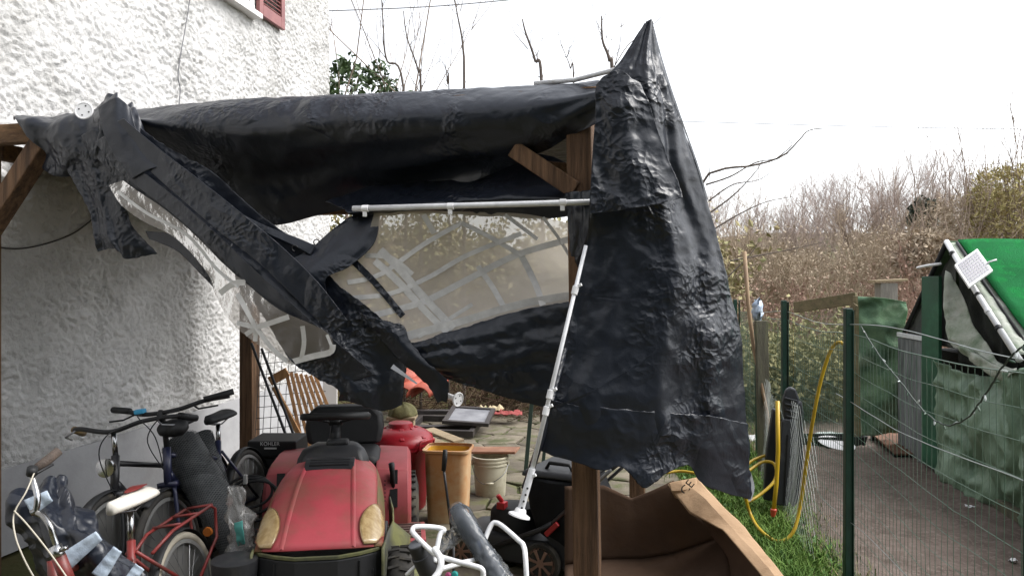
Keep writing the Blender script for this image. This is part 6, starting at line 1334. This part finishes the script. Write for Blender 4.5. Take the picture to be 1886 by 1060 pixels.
# one dark ivy ball in the thicket
def bush_leaves(name, lab, px, py, d, rx, rz, n, m_leaf, L, seed, cat_='shrub', w=.4, fl=.8, stem=True, bark=None):
    rgn = random.Random(seed); c = P(px, py, d); t = thing(name, lab, cat_, (c.x, c.y, base_z(c.x, c.y))); lv = []
    for _ in range(n):
        while True:
            v = Vector((rgn.uniform(-1, 1), rgn.uniform(-1, 1), rgn.uniform(-1, 1)))
            if v.length < 1 and v.length > rgn.random() * .9: break
        k = 1 + .35 * noise.noise(v * 2.2 + Vector((seed, 0, 0)))
        if noise.noise(v * 2.6 - Vector((seed, 3, 0))) > .12 + .5 * rgn.random(): continue
        lv.append((c + Vector((v.x * rx * k, v.y * rx * fl * k, v.z * rz * k)), v))
    leafmesh(lv, L, w, rgn, 0).build('foliage', m_leaf, t, world=True)
    if stem:
        mb = MB(); b = Vector((c.x, c.y, base_z(c.x, c.y)))
        for i in range(5): branch(mb, b, Vector((rgn.gauss(0, .25), rgn.gauss(0, .2), 1)), max(.3, (c.z - b.z + rz * .7)), .025, 2, rgn, .4, 4, .3, .08)
        mb.build('stems', bark or m_bark1, t, world=True)
bush_leaves('ivy', 'dark green ivy ball hanging in the brown thicket', 1700, 396, 19, .34, .4, 1500, M('ivy_leaf', srgb('#243026'), srgb('#2f3f30'), sc=6, rough=.5), .11, 12, 'ivy')
bush_leaves('laurel', 'evergreen laurel with glossy leaves behind the house corner', 650, 240, 12, 1.0, 1.15, 2600, m_ever, .14, 13, 'shrub', .22)
bush_leaves('straw_shrub', 'tall straw coloured bush at the far right above the green roof', 1872, 385, 15, .95, .95, 3600, m_dead2, .13, 14, 'shrub', .14)
bush_leaves('tan_shrub', 'loose tan bush left of the tall straw coloured bush', 1775, 400, 15.5, .75, .5, 1700, m_dead, .10, 16, 'shrub', .18)
bush_leaves('dry_shrub', 'dry tan leaved shrub just left of the hen house apex', 1700, 470, 12.5, .55, .42, 2200, m_dead, .10, 15, 'shrub', .25)
# saplings that stick up behind the pergola roof: each its own little tree
m_sap = M('sapling_bark', srgb('#5b534e'), srgb('#6c635c'), sc=4, rough=.9, spec=.1)
def sapling(lab, pts, d, side=(), r=.011):
    b = P(*pts[0], d); t = thing('sapling', lab, 'sapling', (b.x, b.y, base_z(b.x, b.y)))
    mb = MB(); q = [Vector((b.x, b.y, base_z(b.x, b.y)))] + [P(x, y, d) for x, y in pts]; sp = spline(q, 30)
    mb.tube(sp, [r * 1.6 * (1 - .8 * i / 29) + .002 for i in range(30)], 6).build('trunk', m_sap, t, world=True, smooth='all')
    cm = MB()
    for s in side: cm.tube(spline([P(x, y, d + .05 * k) for k, (x, y) in enumerate(s)], 12), [.006 * (1 - .7 * i / 11) for i in range(12)], 5)
    rgn = random.Random(int(pts[0][0]))
    for k in range(9): q_ = sp[rgn.randrange(9, 28)]; branch(cm, q_, Vector((rgn.gauss(0, .5), rgn.gauss(0, .4), 1)), rgn.uniform(.15, .45), .004, 1, rgn, .5, 2, .2, .1)
    if side: cm.build('crown', m_sap, t, world=True, smooth='all')
sapling('sapling with a forked thin stem nearest the laurel', [(745, 190), (712, 110), (706, 50), (702, -20)], 9.5, [[(712, 110), (690, 80), (665, 52)], [(735, 165), (705, 140), (685, 120)], [(730, 150), (700, 135)]])
sapling('thin sapling with two upright twigs right of the laurel', [(775, 190), (770, 130), (750, 70), (743, 20)], 9.5, [[(772, 140), (778, 110), (784, 55)], [(773, 170), (755, 140), (745, 122)], [(776, 160), (790, 142)]])
sapling('tall straight sapling stem above the middle of the roof', [(855, 190), (853, 90), (843, 30), (835, -10)], 9.5, [[(848, 20), (855, -10)]], .013)
sapling('dark sapling with curled dead leaves, left of the peak', [(998, 180), (985, 110), (968, 60), (962, 35)], 9.0, [[(972, 90), (955, 70), (945, 55), (938, 20)], [(998, 150), (1002, 130)], [(990, 140), (1003, 148)]], .015)
sapling('thin short twig left of the raised peak', [(1057, 180), (1050, 125), (1042, 103)], 9.0, [[(1042, 105), (1035, 106)]], .007)
sapling('knobbly sapling stem directly left of the raised peak', [(1128, 180), (1122, 110), (1110, 75), (1108, 30)], 8.0, [[(1130, 130), (1142, 80), (1145, 35)], [(1143, 50), (1152, 42)], [(1130, 125), (1155, 85), (1180, 65), (1220, 30), (1234, 15)], [(1125, 110), (1132, 98)]], .016)
sapling('tiny leafless twig standing left of the tall straight stem', [(827, 190), (824, 155), (822, 135)], 9.5, [[(824, 160), (815, 150)]], .006)
# the leaning branch that reaches out right of the sheet
lb = thing('leaning_branch', 'bare arching branches reaching out from behind the black sheet', 'branch', tuple(P(1280, 800, 7.0)))
mb = MB()
def lbr(pts, r0): 
    sp = spline([P(*p) for p in pts], 24); mb.tube(sp, [r0 * (1 - .75 * i / 23) for i in range(24)], 5)
lbr([(1285, 860, 7.0), (1280, 520, 7.0), (1292, 345, 7), (1330, 312, 7), (1385, 305, 7.05), (1440, 288, 7.1), (1472, 258, 7.1), (1490, 240, 7.1), (1522, 236, 7.1)], .016)
lbr([(1300, 340, 7), (1345, 325, 7), (1390, 300, 7), (1430, 292, 7), (1460, 278, 7)], .009)
lbr([(1296, 400, 7), (1350, 360, 7), (1390, 318, 7), (1408, 290, 7)], .009)
lbr([(1305, 370, 7), (1350, 340, 7), (1400, 330, 7), (1440, 300, 7)], .008)
lbr([(1310, 425, 7), (1360, 395, 7), (1410, 372, 7), (1460, 362, 7)], .008)
lbr([(1308, 335, 7), (1306, 300, 7), (1308, 280, 7)], .005)
lbr([(1430, 292, 7), (1458, 268, 7), (1452, 258, 7), (1445, 262, 7)], .006)
lbr([(1345, 480, 7), (1400, 470, 7), (1460, 458, 7), (1520, 445, 7)], .008)
lbr([(1330, 520, 7), (1380, 470, 7), (1400, 440, 7)], .008)
mb.build('limbs', m_sap, lb, world=True, smooth='all')
# thicket masses
def thicket(name, lab, px0, px1, ytop, d0, d1, n, bark, seed, leaf=None, lr=0, ll=.07, h0=None, depth=3, nb=4, spread=.45, lw=.3, arch=.1, r=.012):
    rgn = random.Random(seed); mb = MB(); lv = []
    for _ in range(n):
        px = rgn.uniform(px0, px1); d = rgn.uniform(d0, d1); x = (px - CX) / F * d; gz = base_z(x, d)
        yt = ytop(px); H = max(.4, EYE - (yt - CY) / F * d - gz) * rgn.uniform(.45, 1.08) * (1 + .25 * noise.noise(Vector((px * .012, seed, 0))))
        branch(mb, Vector((x, d, gz)), Vector((rgn.gauss(0, arch * 2), rgn.gauss(0, arch * 2), 1)), H * .6, r, depth, rgn, spread, nb, .15, arch, lv, lr)
    o = mb.build(name, bark, kind='stuff', recalc=False); tag(o, lab, 'thicket')
    if lv: leafmesh(lv, ll, lw, rgn).build('foliage', leaf, o)
def lin(*pts):
    xs_, ys_ = zip(*pts); return lambda x: float(np.interp(x, xs_, ys_))
thicket('far_thicket', 'pinkish grey leafless thicket along the skyline', 1280, 1950, lin((1280, 310), (1400, 320), (1450, 365), (1500, 310), (1650, 290), (1760, 280), (1886, 265), (1950, 285)), 22, 32, 190, M('far_twigs', srgb('#a5968e'), srgb('#93857d'), sc=2, rough=.9, spec=.1), 21, depth=4, nb=4, r=.03)
thicket('tan_thicket', 'tan brown twiggy thicket with dead leaves behind the pen', 1280, 1950, lin((1280, 430), (1450, 440), (1600, 400), (1750, 400), (1886, 370), (1950, 370)), 15, 21, 230, m_bark2, 22, m_dead, .11, .075, depth=3, nb=5, r=.018)
thicket('bramble', 'low russet bramble bank behind the rear pen rail', 1280, 1760, lin((1280, 520), (1500, 490), (1650, 470), (1760, 460)), 10.5, 13, 150, m_bark3, 23, M('russet_leaf', srgb('#86695e'), srgb('#95806f'), sc=5, rough=.9), .18, .055, depth=3, nb=4, spread=.8, arch=.2, r=.008)
thicket('nettles', 'yellow green weeds growing behind the pen fence', 1290, 1600, lin((1290, 590), (1600, 575)), 8.8, 10.2, 190, m_bark4, 24, m_moss, .9, .07, depth=2, nb=5, spread=.6, r=.005)
thicket('garden_scrub', 'green brown scrub behind the scrap heap, seen through the clear window', 600, 1300, lin((600, 300), (700, 380), (900, 430), (1100, 430), (1300, 400)), 12, 17, 150, m_bark1, 25, M('scrub_leaf', srgb('#85855c'), srgb('#9a8c68'), sc=5, rough=.85), .6, .12, depth=3, nb=5, r=.016)
# grass: blades in tufts
def grass(name, lab, spots, m_, seed, h=(.08, .2), n=60, sp=.09):
    rgn = random.Random(seed); mb = MB()
    for (x, y, k) in spots:
        for _ in range(int(n * k)):
            b = Vector((x + rgn.gauss(0, sp), y + rgn.gauss(0, sp), -.015)); l = rgn.uniform(*h) * (.6 + .4 * k); a = rgn.uniform(0, 6.28); d = Vector((math.cos(a), math.sin(a), 0)); s = Vector((-d.y, d.x, 0)) * rgn.uniform(.0018, .0036); le = rgn.uniform(.2, .8)
            m1 = b + Vector((0, 0, l * .6)) + d * l * le * .25; m2 = b + Vector((0, 0, l * (1 - .3 * le))) + d * l * le
            mb.add([b - s, b + s, m1 + s * .8, m1 - s * .8, m2], [(0, 1, 2, 3), (3, 2, 4)])
    tag(mb.build(name, m_, kind='stuff', recalc=False), lab, 'grass')
rgn = random.Random(31); sg, sd2 = [], []
for _ in range(420):
    y = rgn.uniform(2.6, 9.5); x1 = fence_x(y) - .02; x0 = 1.42 if y > 4.2 else 1.35
    x = rgn.uniform(x0 - .05, max(x0 + .05, x1)); sg.append((x, y, rgn.uniform(.3, 1)))
grass('grass', 'green grass strip between the paving and the wire fence', sg, M('grass_blade', srgb('#4f6e2c'), srgb('#66823a'), sc=3, rough=.7, spec=.25), 32)
for _ in range(120): y = rgn.uniform(2.4, 9); sd2.append((fence_x(y) + rgn.gauss(0, .05), y, rgn.uniform(.2, .7)))
grass('dry_grass', 'dry straw grass along the foot of the wire fence', sd2, M('straw_blade', srgb('#8f8558'), srgb('#736d48'), sc=3, rough=.8), 33, (.06, .18), 40)
lf = MB(); lv = []
for _ in range(1500):
    y = rgn.uniform(2.8, 8); x = rgn.uniform(1.4, fence_x(y)); lv.append((Vector((x, y, rgn.uniform(.0, .07))), Vector((0, 0, 1))))
tag(leafmesh(lv, .035, .4, rgn, -1).build('clover', M('weed_leaf', srgb('#3f6a30'), srgb('#5a7d3c'), sc=5, rough=.6), kind='stuff', recalc=False), 'low broad-leaved weeds among the grass', 'weeds')
# overhead cables
for a, m_, b, lab in (((560, 22, 20), (800, 12, 20.5), (1000, -6, 21), 'thin power cable crossing the sky at the upper left'), ((1200, 222, 30), (1600, 233, 29), (2000, 240, 28), 'thin power cable crossing the sky above the thicket')):
    tag(MB().tube(spline([P(*a), P(*m_), P(*b)], 20), .016, 5).build('power_cable', m_cable, smooth='all'), lab, 'cable')
